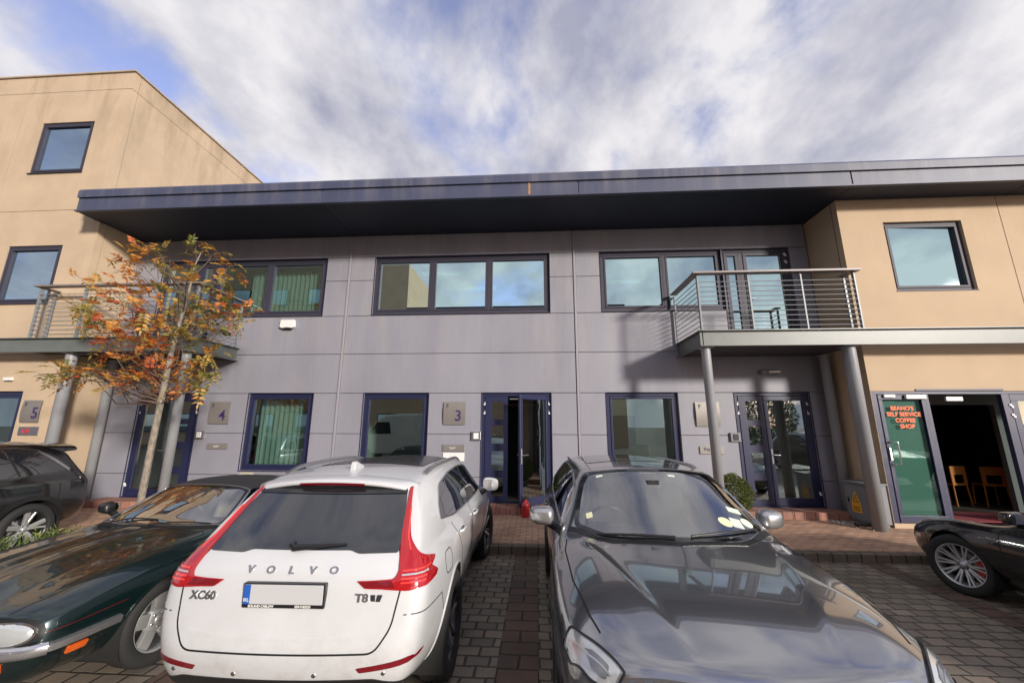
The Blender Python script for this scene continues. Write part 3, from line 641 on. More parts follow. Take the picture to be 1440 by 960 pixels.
e = empty('cafe_table', (9.75, 10.7, .2), 'dark round cafe table inside the coffee shop', 'table')
b = MB(); b.lathe([(0, .93), (.42, .93), (.42, .96), (0, .96)], 32, 'z', (9.75, 10.7, 0)); b.build('tabletop', m_infloor, e)
b = MB(); b.lathe([(.03, .24), (.03, .93)], 16, 'z', (9.75, 10.7, 0)); b.lathe([(0, .2), (.25, .2), (.24, .225), (.03, .25)], 24, 'z', (9.75, 10.7, 0)); b.build('pedestal', m_black, e)
b = MB(); b.box(7.3, 9.6, 8.2, 9.1, .2, .212); tag(b.build('door_mat', mat('red mat', (.25, .04, .05), .95)), 'dark red mat on the floor inside the coffee shop entrance', 'mat')

# ================================================================== PLANTS
def leafm(name, cols):
    m = bpy.data.materials.new(name); m.use_nodes = True; t = m.node_tree; bs = t.nodes['Principled BSDF']; bs.inputs['Roughness'].default_value = .55
    at = N(t, 'ShaderNodeAttribute'); at.attribute_name = 'tone'
    cr = N(t, 'ShaderNodeValToRGB'); e = cr.color_ramp.elements; e[0].position = 0; e[0].color = (*cols[0], 1); e[1].position = 1; e[1].color = (*cols[-1], 1)
    for i, c in enumerate(cols[1:-1]): q = e.new((i+1)/(len(cols)-1)); q.color = (*c, 1)
    t.links.new(at.outputs['Fac'], cr.inputs[0]); t.links.new(cr.outputs[0], bs.inputs['Base Color'])
    tl = N(t, 'ShaderNodeBsdfTranslucent'); t.links.new(cr.outputs[0], tl.inputs[0])
    mxx = N(t, 'ShaderNodeMixShader'); mxx.inputs[0].default_value = .35; out = t.nodes['Material Output']
    t.links.new(bs.outputs[0], mxx.inputs[1]); t.links.new(tl.outputs[0], mxx.inputs[2]); t.links.new(mxx.outputs[0], out.inputs[0])
    return m
class Leaves:
    def __init__(s): s.v = []; s.f = []; s.t = []
    def leaf(s, p, d, n, L, W, tone):
        d = d.normalized(); n = n-d*n.dot(d); n = n.normalized() if n.length > 1e-4 else d.orthogonal().normalized(); q = d.cross(n); o = len(s.v)
        s.v += [p, p+d*L*.35+q*W/2+n*W*.12, p+d*L-n*L*.10, p+d*L*.35-q*W/2+n*W*.12, p+d*L*.4]
        s.f += [(o, o+4, o+1), (o+1, o+4, o+2), (o+2, o+4, o+3), (o+3, o+4, o)]; s.t += [tone]*4
    def build(s, name, m, parent):
        me = bpy.data.meshes.new(name); c = ORG[parent] if parent else Vector((0, 0, 0))
        me.from_pydata([tuple(v-c) for v in s.v], [], s.f); me.materials.append(m)
        a = me.attributes.new('tone', 'FLOAT', 'FACE'); a.data.foreach_set('value', s.t)
        o = bpy.data.objects.new(name, me); col.objects.link(o); ORG[o] = c
        if parent: o.parent = parent
        return o
def rv(s=1.): return Vector((rnd.gauss(0, s), rnd.gauss(0, s), rnd.gauss(0, s)))
def compound(Lv, p, d, size, tone):
    """pinnate leaf: a stalk of paired leaflets, drooping towards the tip"""
    d = d.normalized(); up = Vector((0, 0, 1)); side = d.cross(up); side = side.normalized() if side.length > .05 else Vector((1, 0, 0)); nrm = side.cross(d)
    n = rnd.randint(4, 6)
    for i in range(n):
        t = (i+.6)/n; q = p+d*size*t-up*size*.30*t*t
        for s in (-1, 1):
            Lv.leaf(q, (side*s+d*.55+rv(.12)), nrm+rv(.35), size*.44*(1-.25*abs(t-.5)), size*.20, min(1, max(0, tone+rnd.gauss(0, .13))))
    Lv.leaf(p+d*size-up*size*.3, d-up*.4, nrm, size*.42, size*.14, tone)
# ---- rowan tree in autumn colour
T = empty('rowan_tree', (-6.76, 6.72, .12), 'slender young tree with sparse orange and green autumn leaves before the left balcony', 'tree')
def unproj(px, py, Y):
    fv = cx*((px-720)/553.45)-cu*((py-480)/553.45)+cf
    return Vector((0, 0, 1.9))+fv*(Y/fv.y)
trunk = [(-6.76, 6.72, 0), (-6.75, 6.71, .7), (-6.73, 6.70, 1.5), (-6.71, 6.70, 2.3), (-6.69, 6.70, 3.05), (-6.65, 6.71, 3.7), (-6.60, 6.74, 4.3), (-6.62, 6.78, 4.9), (-6.55, 6.8, 5.2)]
tr = [.062, .055, .052, .05, .046, .032, .022, .014, .006]
m_bark = mat('rowan bark', (.26, .22, .175), .85, noise=(26, .5, .5), bump=(60, .6))
b = MB(); b.tube(trunk, tr, 12); b.build('trunk', m_bark, T)
tips = [(450,90),(410,120),(480,130),(660,100),(740,130),(380,118),(440,95),(490,105),(250,200),(330,220),(450,190),(560,190),(650,160),(800,180),(780,230),(790,280),(240,290),(230,270),(330,300),(300,350),(400,320),(480,290),(540,340),(620,300),(700,260),(750,300),(830,300),(900,310),(870,325),(280,385),(370,370),(450,390),(560,390),(620,400),(680,360),(740,400),(780,420),(440,420),(460,460),(520,480),(440,520),(480,540),(400,550),(540,560),(600,580),(650,590),(660,500),(720,530),(560,520),(330,530),(250,520),(190,530),(110,550),(150,555),(650,560),(370,200),(300,240),(510,240),(600,240),(380,260),(430,240),(340,345),(260,340),(690,320),(660,420),(700,380),(470,330),(510,420),(350,400),(590,350),(800,320),(720,290),(130,545),(220,515),(290,530),(680,520),(700,545),(500,500),(420,500),(580,540)]
Lv = Leaves(); br_ = MB()
tp = [Vector(p) for p in trunk]
def on_trunk(z):
    for a, b2 in zip(tp, tp[1:]):
        if a.z <= z <= b2.z: return a.lerp(b2, (z-a.z)/(b2.z-a.z))
    return tp[-1]
for i, (zx, zy) in enumerate(tips):
    Y = 6.72+rnd.uniform(-.75, .75)*(.4 if zx < 260 else 1)
    tip = unproj(zx/2.4, 300+zy/2.4, Y)
    low = zy > 455
    base_z = max(2.25, min(4.6, tip.z-(.25 if low else .55+.35*rnd.random())*abs(tip.x-tp[4].x)-.25))
    p0 = on_trunk(base_z); L = (tip-p0).length
    mid = p0.lerp(tip, .5)+Vector((0, 0, .06*L))+rv(.05*L); q1 = p0.lerp(tip, .25)+rv(.03*L)-Vector((0, 0, .02*L)); q3 = p0.lerp(tip, .78)+Vector((0, 0, .05*L))+rv(.03*L)
    if i % 2 == 0 or low: br_.tube([p0, q1, mid, q3, tip], [.014+.006*(L > 1.4), .011, .008, .005, .002], 6)
    else: br_.tube([mid+rv(.1)-Vector((0, 0, .15)), q3, tip], [.006, .004, .002], 5)
    d0 = (tip-q3).normalized()
    tb = .62+.3*math.sin(tip.x*2.1+tip.z*1.3)
    for k in range(7):
        t = rnd.uniform(.40, 1.0); p = mid.lerp(tip, (t-.4)/.6) + rv(.07)
        s0 = mid.lerp(tip, (t-.4)/.6)
        br_.tube([s0, p], [.003, .0015], 4, cap=False)
        dd = (d0*.7+rv(.65)+Vector((0, 0, .05)))
        compound(Lv, p, dd, rnd.uniform(.18, .28), min(1, max(0, rnd.gauss(tb-.16, .22))))
br_.build('branches', mat('twig bark', (.11, .075, .06), .8), T)
leaf_m = leafm('rowan leaves', [(.17, .18, .04), (.32, .27, .06), (.52, .33, .07), (.68, .33, .07), (.66, .23, .05), (.55, .10, .04)])
Lv.build('crown', leaf_m, T)
# ---- clipped box ball and planting
def bush(name, c, r, label, cat, cols, n=2600, sz=.035, flat=1.):
    e = empty(name, (c[0], c[1], c[2]-r*flat), label, cat); L = Leaves()
    for i in range(n):
        d = rv().normalized(); rr = r*(rnd.random()**.25)*(1+.06*math.sin(d.x*9)*math.cos(d.z*7)); p = Vector(c)+Vector((d.x*rr, d.y*rr, d.z*rr*flat))
        L.leaf(p, d+rv(.6), rv(), sz*rnd.uniform(.7, 1.3), sz*.6, rnd.random())
    L.build('foliage', leafm(name+' leaves', cols), e)
    b = MB(); b.tube([(c[0], c[1], c[2]-r*flat), (c[0], c[1], c[2])], .03, 8); b.build('stem', m_bark, e)
    return e
bush('box_ball', (3.80, 8.42, .60), .37, 'round clipped evergreen ball by the column in front of the double door', 'shrub', [(.03, .05, .012), (.09, .12, .02), (.19, .20, .03)], 7000)
b = MB(); b.lathe([(0, .125), (.17, .125), (.2, .33), (.185, .33), (.17, .30), (0, .30)], 28, 'z', (3.80, 8.42, 0)); tag(b.build('plant_pot', m_steeld), 'grey pot under the clipped evergreen ball', 'pot')
b = MB(); b.box(-7.35, -6.0, 4.4, 6.42, .0, .06); tag(b.build('planting_bed', mat('soil', (.05, .038, .028), .95, noise=(8, .4))), kind='structure')
L = Leaves()
for i in range(420):
    x, y = rnd.uniform(-7.45, -6.1), rnd.uniform(4.5, 6.35); h = rnd.uniform(.12, .34); p0 = Vector((x, y, .05))
    for k in range(rnd.randint(6, 12)):
        p = p0+Vector((rnd.gauss(0, .05), rnd.gauss(0, .05), h*rnd.random())); L.leaf(p, Vector((rnd.gauss(0, .6), rnd.gauss(0, .6), rnd.uniform(.2, 1.2))), rv(), rnd.uniform(.05, .10), .022, rnd.random())
o = L.build('ground_cover', leafm('bed leaves', [(.05, .09, .02), (.13, .18, .04), (.30, .33, .10)]), None); tag(o, kind='stuff')
e = empty('sapling', (-5.55, 6.25, 0), 'small leafy sprig beside the black door mirror of the dark green car', 'plant'); L = Leaves()
b = MB()
for k in range(9):
    p = Vector((-5.55, 6.25, 0)); q = p+Vector((rnd.uniform(-.35, .35), rnd.uniform(-.3, .3), rnd.uniform(.4, .85))); b.tube([p, p.lerp(q, .5)+rv(.03), q], [.008, .006, .003], 5)
    for j in range(5): compound(L, p.lerp(q, rnd.uniform(.4, 1)), rv()+Vector((0, 0, .5)), .13, rnd.uniform(.1, .6))
b.build('stem', m_bark, e); L.build('foliage', leaf_m, e)

L = Leaves()
for i in range(420):
    if i < 260: x, y = rnd.gauss(-6.2, 1.3), rnd.uniform(6.62, 8.9)
    else: x, y = rnd.uniform(-8, 9), rnd.choice((rnd.uniform(6.1, 6.42), rnd.uniform(3.5, 6.4), rnd.uniform(8.6, 8.95)))
    z = .126 if y > 6.6 else .008
    if y > 8.45 and abs(x+.4) < 1.2: continue
    a = rnd.uniform(0, 6.28); L.leaf(Vector((x, y, z)), Vector((math.cos(a), math.sin(a), .12)), Vector((0, 0, 1)), rnd.uniform(.03, .06), rnd.uniform(.012, .022), min(1, rnd.uniform(.3, 1)))
tag(L.build('fallen_leaves', leaf_m, None), kind='stuff')
# ================================================================== CARS
def paint(name, c, metal=.4, rough=.38, coat=1., dirt=None):
    m = mat(name, c, rough, metal, coat, noise=(3, .03)); b = m.node_tree.nodes['Principled BSDF']; b.inputs['Coat IOR'].default_value = 1.6
    if dirt:
        t = m.node_tree; src = b.inputs['Base Color'].links[0].from_socket; g = N(t, 'ShaderNodeNewGeometry'); s = N(t, 'ShaderNodeSeparateXYZ'); t.links.new(g.outputs['Position'], s.inputs[0])
        n = N(t, 'ShaderNodeTexNoise'); n.inputs['Scale'].default_value = 7; n.inputs['Detail'].default_value = 8; n.inputs['Roughness'].default_value = .7; t.links.new(g.outputs['Position'], n.inputs['Vector'])
        h = N(t, 'ShaderNodeMapRange'); h.inputs[1].default_value = .85; h.inputs[2].default_value = .25; t.links.new(s.outputs[2], h.inputs[0])
        r = N(t, 'ShaderNodeMapRange'); r.inputs[1].default_value = .45; r.inputs[2].default_value = .75; t.links.new(n.outputs[0], r.inputs[0])
        mu = N(t, 'ShaderNodeMath', operation='MULTIPLY'); t.links.new(h.outputs[0], mu.inputs[0]); t.links.new(r.outputs[0], mu.inputs[1])
        m2 = N(t, 'ShaderNodeMath', operation='MULTIPLY'); m2.inputs[1].default_value = dirt; m2.use_clamp = True; t.links.new(mu.outputs[0], m2.inputs[0])
        x = N(t, 'ShaderNodeMix', data_type='RGBA'); t.links.new(m2.outputs[0], x.inputs[0]); t.links.new(src, x.inputs[6]); x.inputs[7].default_value = (.22, .17, .12, 1); t.links.new(x.outputs[2], b.inputs['Base Color'])
    return m
m_tint = mat('tinted car glass', (.012, .014, .018), .02, spec=.9, coat=.6); m_tint.node_tree.nodes['Principled BSDF'].inputs['Coat IOR'].default_value = 1.7
m_screen = glass('windscreen glass', (.86, .90, .87), 2.4, 1.5, .14)
m_frit = mat('screen border', (.010, .010, .012), .06, coat=.5)
m_gap = mat('panel gap', (.006, .006, .006), .7)
m_lens = mat('clear lamp lens', (.50, .52, .53), .16, metal=.35, coat=1.)
m_lensg = mat('smoked lamp lens', (.20, .205, .21), .10, metal=.5, coat=1.)
m_redlamp = mat('red lamp', (.36, .005, .009), .12, coat=1.)
m_redlamp2 = mat('dark red lamp', (.17, .004, .010), .12, coat=1.)
m_redhot = mat('lamp rib', (.85, .05, .04), .2, coat=1.)
m_amber = mat('amber lamp', (.75, .12, .01), .15, coat=1.)
m_alu = mat('alloy', (.58, .58, .59), .28, metal=.9)
m_aluD = mat('dark alloy', (.05, .05, .055), .3, metal=.7)
m_disc = mat('brake disc', (.35, .35, .36), .35, metal=1)
m_seat = mat('seat', (.04, .04, .042), .6); m_seatb = mat('cream seat', (.40, .35, .26), .6)
U0, U1, U2, S0, S1, S2, S3, S4, S5, S6, S7, T1, T2, T3 = range(14)
def bodymesh(st, rear, front, crL=(), crT=(), mod=None, lvl=4):
    """st: stations from tail to nose: (y, [s0..s5,s7] as (x, z[, dy]), zc, dyc[, opts]); returns verts, faces, normals of the smooth skin"""
    rings = []
    for s in st:
        y, P, zc_, dyc = s[:4]; op = s[4] if len(s) > 4 else {}
        p = [Vector((q[0], y+(q[2] if len(q) > 2 else 0), q[1])) for q in P]
        if len(p) == 7: p = p[:6]+[p[5].lerp(p[6], .5)+Vector((op.get('b', .02), 0, op.get('bz', .01)))]+p[6:]
        r = [Vector((p[0].x*f, p[0].y, p[0].z-.02*(1-f))) for f in (0, .33, .66)]+p
        s7 = p[7]; yc = y+dyc
        for f in (.66, .33, 0):
            k = 1-f*f; r.append(Vector((s7.x*f, s7.y+(yc-s7.y)*k, s7.z+(zc_-s7.z)*k+(op.get('tz', 0) if f == .66 else 0))))
        rings.append(r)
    bm = bmesh.new(); crl = bm.edges.layers.float.new('crease_edge'); ids = []
    for r in rings:
        h = [bm.verts.new(v) for v in r]; l = {k: bm.verts.new((-r[k].x, r[k].y, r[k].z)) for k in range(1, 13)}
        ids.append(h+[l[k] for k in range(12, 0, -1)])       # 26 around
    n = 26
    for i in range(len(ids)-1):
        for k in range(n): bm.faces.new((ids[i][k], ids[i][(k+1) % n], ids[i+1][(k+1) % n], ids[i+1][k]))
    def cap(R, offs, ri, flip):
        row = {S0: [R[3], R[2], R[1], R[0], R[25], R[24], R[23]]}
        for k in range(S1, S7):
            a, b2 = R[k], R[26-k]; base = rings[ri][k]; rr = [a]
            for f in (.66, .33, 0, -.33, -.66): rr.append(bm.verts.new((base.x*f, base.y+offs[k-S0]*(1-f*f), base.z)))
            row[k] = rr+[b2]
        row[S7] = [R[10], R[11], R[12], R[13], R[14], R[15], R[16]]
        for k in range(S0, S7):
            for c in range(6):
                q = (row[k][c], row[k][c+1], row[k+1][c+1], row[k+1][c]); bm.faces.new(q if flip else q[::-1])
        return row
    rc = cap(ids[0], rear, 0, False); fc = cap(ids[-1], front, len(rings)-1, True)
    def setc(a, b2, v):
        e = bm.edges.get((a, b2))
        if e: e[crl] = v
    for k, i0, i1, v in crL:
        for i in range(i0, i1):
            setc(ids[i][k], ids[i+1][k], v)
            if 0 < k < 13: setc(ids[i][26-k], ids[i+1][26-k], v)
    for i, k0, k1, v in crT:
        for k in range(k0, k1):
            setc(ids[i][k], ids[i][k+1], v); setc(ids[i][(26-k) % 26], ids[i][26-k-1], v)
    for row, lst in ((rc, bodymesh.rearcr), (fc, bodymesh.frontcr)):
        for k, v in lst:
            for c in range(6): setc(row[k][c], row[k][c+1], v)
    bodymesh.rearcr = []; bodymesh.frontcr = []
    bmesh.ops.recalc_face_normals(bm, faces=bm.faces[:])
    me = bpy.data.meshes.new('tmp'); bm.to_mesh(me); bm.free()
    o = bpy.data.objects.new('tmp', me); col.objects.link(o); sm = o.modifiers.new('s', 'SUBSURF'); sm.levels = sm.render_levels = lvl; sm.subdivision_type = 'CATMULL_CLARK'
    bpy.context.view_layer.update(); ev = bpy.data.meshes.new_from_object(o.evaluated_get(bpy.context.evaluated_depsgraph_get())); bpy.data.objects.remove(o)
    nv = len(ev.vertices); V = np.empty(nv*3); ev.vertices.foreach_get('co', V); V = V.reshape(-1, 3)
    if mod is not None:
        V = mod(V); ev.vertices.foreach_set('co', V.ravel()); ev.update()
    F = np.empty(len(ev.polygons)*4, int); ev.polygons.foreach_get('vertices', F); F = F.reshape(-1, 4)
    NN = np.empty(nv*3); ev.vertices.foreach_get('normal', NN); NN = NN.reshape(-1, 3)
    # make sure the skin looks outwards
    c = V[F[:, 0]]; fn = np.cross(V[F[:, 2]]-V[F[:, 0]], V[F[:, 3]]-V[F[:, 1]])
    if (fn*(c-V.mean(0))).sum() < 0: F = F[:, ::-1]; NN = -NN if (NN*(V-V.mean(0))).sum() < 0 else NN
    return V, F, NN
bodymesh.rearcr = []; bodymesh.frontcr = []
def inpoly(pt, poly):
    x, y = pt; c = False; n = len(poly)
    for i in range(n):
        x0, y0 = poly[i]; x1, y1 = poly[i-1]
        if (y0 > y) != (y1 > y) and x < (x1-x0)*(y-y0)/(y1-y0)+x0: c = not c
    return c
def rounded(poly, r, n=4):
    """round the corners of a polygon"""
    out = []; m = len(poly)
    for i in range(m):
        p0, p, p1 = Vector(poly[i-1][:2]), Vector(poly[i][:2]), Vector(poly[(i+1) % m][:2]); rr = poly[i][2] if len(poly[i]) > 2 else r
        a = p+(p0-p)*min(.45, rr/max(1e-6, (p0-p).length)); b2 = p+(p1-p)*min(.45, rr/max(1e-6, (p1-p).length))
        for k in range(n+1):
            t = k/n; out.append(tuple(a*(1-t)**2+p*2*t*(1-t)+b2*t*t))
    return out
def mirror2(poly): return [(-a, b2) for a, b2 in poly[::-1]]
def spline(pts, n=8):
    P = [Vector(p) for p in pts]; P = [P[0]*2-P[1]]+P+[P[-1]*2-P[-2]]; out = []
    for i in range(1, len(P)-2):
        for k in range(n):
            t = k/n; out.append(.5*((2*P[i])+(-P[i-1]+P[i+1])*t+(2*P[i-1]-5*P[i]+4*P[i+1]-P[i+2])*t*t+(-P[i-1]+3*P[i]-3*P[i+1]+P[i+2])*t**3))
    return out+[P[-2]]
class Car:
    VIEW = {'R': (lambda a, b2: (3, a, b2), (-1, 0, 0)), 'L': (lambda a, b2: (-3, a, b2), (1, 0, 0)), 'T': (lambda a, b2: (a, b2, 4), (0, 0, -1)),
            'B': (lambda a, b2: (a, -4, b2), (0, 1, 0)), 'F': (lambda a, b2: (a, 9, b2), (0, -1, 0))}
    def __init__(s, name, V, F, NN, root):
        s.V, s.F, s.N, s.root = V, F, NN, root; s.zf = None; s.minx = .42; s.bvh = BVHTree.FromPolygons([tuple(v) for v in V], F.tolist()); s.part = np.zeros(len(F), int); s.names = ['body']; s.keep = np.ones(len(F), bool)
        s.FC = V[F].mean(1); fn = np.cross(V[F[:, 2]]-V[F[:, 0]], V[F[:, 3]]-V[F[:, 1]]); s.FN = fn/np.maximum(1e-9, np.linalg.norm(fn, axis=1))[:, None]; s.V0 = V.copy()
    def hit(s, view, a, b2):
        if s.zf and view != 'T': b2 = s.zf(b2)
        f, d = s.VIEW[view]; loc, nor, i, dist = s.bvh.ray_cast(Vector(f(a, b2)), Vector(d))
        if loc is None:
            o = Vector(f(a, b2)); q = {'R': Vector((.8, a, b2)), 'L': Vector((-.8, a, b2)), 'T': Vector((a, b2, 1)), 'B': Vector((a, .1, b2)), 'F': Vector((a, s.V[:, 1].max()-.1, b2))}[view]
            loc, nor, i, dist = s.bvh.find_nearest(q)
        if view in 'RL' and abs(loc.x) < s.minx and loc.z > .4:
            loc, nor, i, dist = s.bvh.find_nearest(Vector((.85 if view == 'R' else -.85, a, b2)))
        if nor.dot(Vector(d)) > 0 and nor.dot(loc-Vector((0, loc.y, .7))) < 0: nor = -nor
        return loc, nor
    def sel(s, view, poly):
        if s.zf and view != 'T': poly = [(p_[0], s.zf(p_[1])) for p_ in poly]
        ax = {'R': (1, 2), 'L': (1, 2), 'T': (0, 1), 'B': (0, 2), 'F': (0, 2)}[view]; d = np.array(s.VIEW[view][1], float)
        ok = (s.FN @ d) < -.05; pa = np.array([p[:2] for p in poly]); c = s.FC
        ok &= (c[:, ax[0]] > pa[:, 0].min()) & (c[:, ax[0]] < pa[:, 0].max()) & (c[:, ax[1]] > pa[:, 1].min()) & (c[:, ax[1]] < pa[:, 1].max())
        if view == 'R': ok &= c[:, 0] > 0
        if view == 'L': ok &= c[:, 0] < 0
        if view == 'B': ok &= c[:, 1] < 1.3
        if view == 'F': ok &= c[:, 1] > 2
        if view == 'T': ok &= c[:, 2] > .5
        for i in np.nonzero(ok)[0]:
            if not inpoly((c[i, ax[0]], c[i, ax[1]]), poly): ok[i] = False
        return ok
    def split(s, name, view, poly):
        m = s.sel(view, poly); s.names.append(name); s.part[m] = len(s.names)-1
    def hole(s, view, poly): s.keep &= ~s.sel(view, poly)
    def arch(s, yc, zc_, Rr):
        V, F = s.V, s.F; c = s.FC; ins = (np.hypot(c[:, 1]-yc, c[:, 2]-zc_) < Rr) & (np.abs(c[:, 0]) > .52); s.keep &= ~ins
        vin = np.unique(F[ins]); vout = np.unique(F[s.keep]); bd = np.intersect1d(vin, vout)
        for i in bd:
            x, y, z = V[i]; d = math.hypot(y-yc, z-zc_)
            if d < 1e-4 or z < zc_-Rr*.75: continue
            ny, nz = yc+(y-yc)*Rr/d, zc_+(z-zc_)*Rr/d; loc, nor = s.hit('R' if x > 0 else 'L', ny, nz)
            if abs(loc.x-x) < .08: V[i] = (loc.x, ny, nz)
    def build_body(s, m, extra=None):
        out = {}
        for k, nm in enumerate(s.names):
            fm = s.keep & (s.part == k)
            if not fm.any(): continue
            used, inv = np.unique(s.F[fm], return_inverse=True); me = bpy.data.meshes.new(nm); Vv = s.V[used]; c = (Vv.min(0)+Vv.max(0))/2; c[2] = Vv[:, 2].min()
            me.from_pydata((Vv-c).tolist(), [], inv.reshape(-1, 4).tolist()); me.polygons.foreach_set('use_smooth', [True]*len(me.polygons)); me.update()
            me.normals_split_custom_set_from_vertices([tuple(v) for v in s.N[used]])
            me.materials.append((extra or {}).get(nm, m)); o = bpy.data.objects.new(nm, me); col.objects.link(o); ORG[o] = Vector(c); o.parent = s.root; o.location = Vector(c)-ORG[s.root]; out[nm] = o
        s.parts = out; return out
    def patch(s, poly, view, off, m, name, parent=None, step=.035, th=.006, bulge=0.):
        poly = [tuple(p[:2]) for p in poly]; P = []
        for i in range(len(poly)):      # resample the outline
            a, b2 = Vector(poly[i]), Vector(poly[(i+1) % len(poly)]); n = max(1, int((b2-a).length/step))
            P += [tuple(a.lerp(b2, k/n)) for k in range(n)]
        Q = [P[0]]
        for p in P[1:]:
            if (Vector(p)-Vector(Q[-1])).length > .002: Q.append(p)
        P = Q; n = len(P); xs_ = [p[0] for p in P]; ys_ = [p[1] for p in P]; pts = list(P)
        x = min(xs_)+step/2
        while x < max(xs_):
            y = min(ys_)+step/2
            while y < max(ys_):
                if inpoly((x, y), P) and min((x-p[0])**2+(y-p[1])**2 for p in P) > (step*.45)**2: pts.append((x, y))
                y += step
            x += step
        r = delaunay_2d_cdt([Vector(p) for p in pts], [(i, (i+1) % n) for i in range(n)], [], 1, 1e-5)
        co = r[0]; fs = [f for f in r[2] if inpoly((sum(co[i].x for i in f)/3, sum(co[i].y for i in f)/3), P)]; b = MB(); H = [s.hit(view, c.x, c.y) for c in co]
        vs = []
        for c, (l, nn) in zip(co, H):
            o2 = off
            if bulge: o2 += bulge*min(1, min(math.hypot(c.x-p[0], c.y-p[1]) for p in P)/.06)**.5
            vs.append(l+nn*o2)
        d = Vector(s.VIEW[view][1]); ff = []
        for f in fs:
            q = (vs[f[1]]-vs[f[0]]).cross(vs[f[2]]-vs[f[0]]); ff.append(tuple(f) if q.dot(d) < 0 else tuple(f)[::-1])
        b.add(vs, ff, 0, True)
        idx = {}
        for i in range(n): pass
        # skirt round the edge
        from collections import Counter
        ec = Counter(); 
        for f in ff:
            for k in range(3): ec[(f[k], f[(k+1) % 3])] += 1
        bd = [e for e in ec if (e[1], e[0]) not in ec]
        for a, c in bd:
            p, q = vs[a], vs[c]; na, nc = H[a][1], H[c][1]; b.add([p, q, q-nc*(th+off), p-na*(th+off)], [(1, 0, 3, 2)], 0)
        return b.build(name, m, parent or s.root, fixn=False)
    def ribbon(s, pts, view, wdt, off, m=None, name=None, parent=None, mb=None, closed=False, mi=0):
        P = [Vector(p) for p in pts]; Q = []
        for i in range(len(P)-(0 if closed else 1)):
            a, c = P[i], P[(i+1) % len(P)]; n = max(1, int((c-a).length/.02)); Q += [a.lerp(c, k/n) for k in range(n)]
        if not closed: Q.append(P[-1])
        b = mb or MB(); vs = []; N_ = len(Q); dv = Vector(s.VIEW[view][1])
        H = [s.hit(view, q.x, q.y) for q in Q]
        for i in range(N_):
            l, nn = H[i]; l0 = H[(i-1) % N_ if closed else max(0, i-1)][0]; l1 = H[(i+1) % N_ if closed else min(N_-1, i+1)][0]
            t = (l1-l0); t = t.normalized() if t.length > 1e-6 else Vector((1, 0, 0)); sd_ = t.cross(nn).normalized()*wdt/2
            vs += [l+nn*off-sd_, l+nn*off+sd_, l-nn*.004+sd_*1.02, l-nn*.004-sd_*1.02]
        fs = []
        for i in range(N_ if closed else N_-1):
            j = (i+1) % N_
            for k in ((0, 1), (1, 2), (3, 0)): fs.append((4*i+k[0], 4*j+k[0], 4*j+k[1], 4*i+k[1]))
        b.add(vs, fs, mi, False)
        return None if mb is not None else b.build(name, m, parent or s.root)
    def liner(s, yc, zc_, Rr):
        for sx in (1, -1):
            b = MB(); n = 28; vs = []; xo = abs(s.hit('R', yc, zc_+Rr+.02)[0].x)-.012
            for i in range(n+1):
                t = R(-25)+R(230)*i/n; y, z = yc+(Rr+.001)*math.cos(t), zc_+(Rr+.001)*math.sin(t)
                vs += [(sx*xo, y, z), (sx*.50, y, z)]
            fs = [(2*i, 2*i+1, 2*i+3, 2*i+2) for i in range(n)]; b.add(vs, fs, 0, True); b.add([vs[2*i+1] for i in range(n+1)], [tuple(range(n+1))], 0)
            b.build('wheel_arch', m_blackm, s.root, fixn=False)
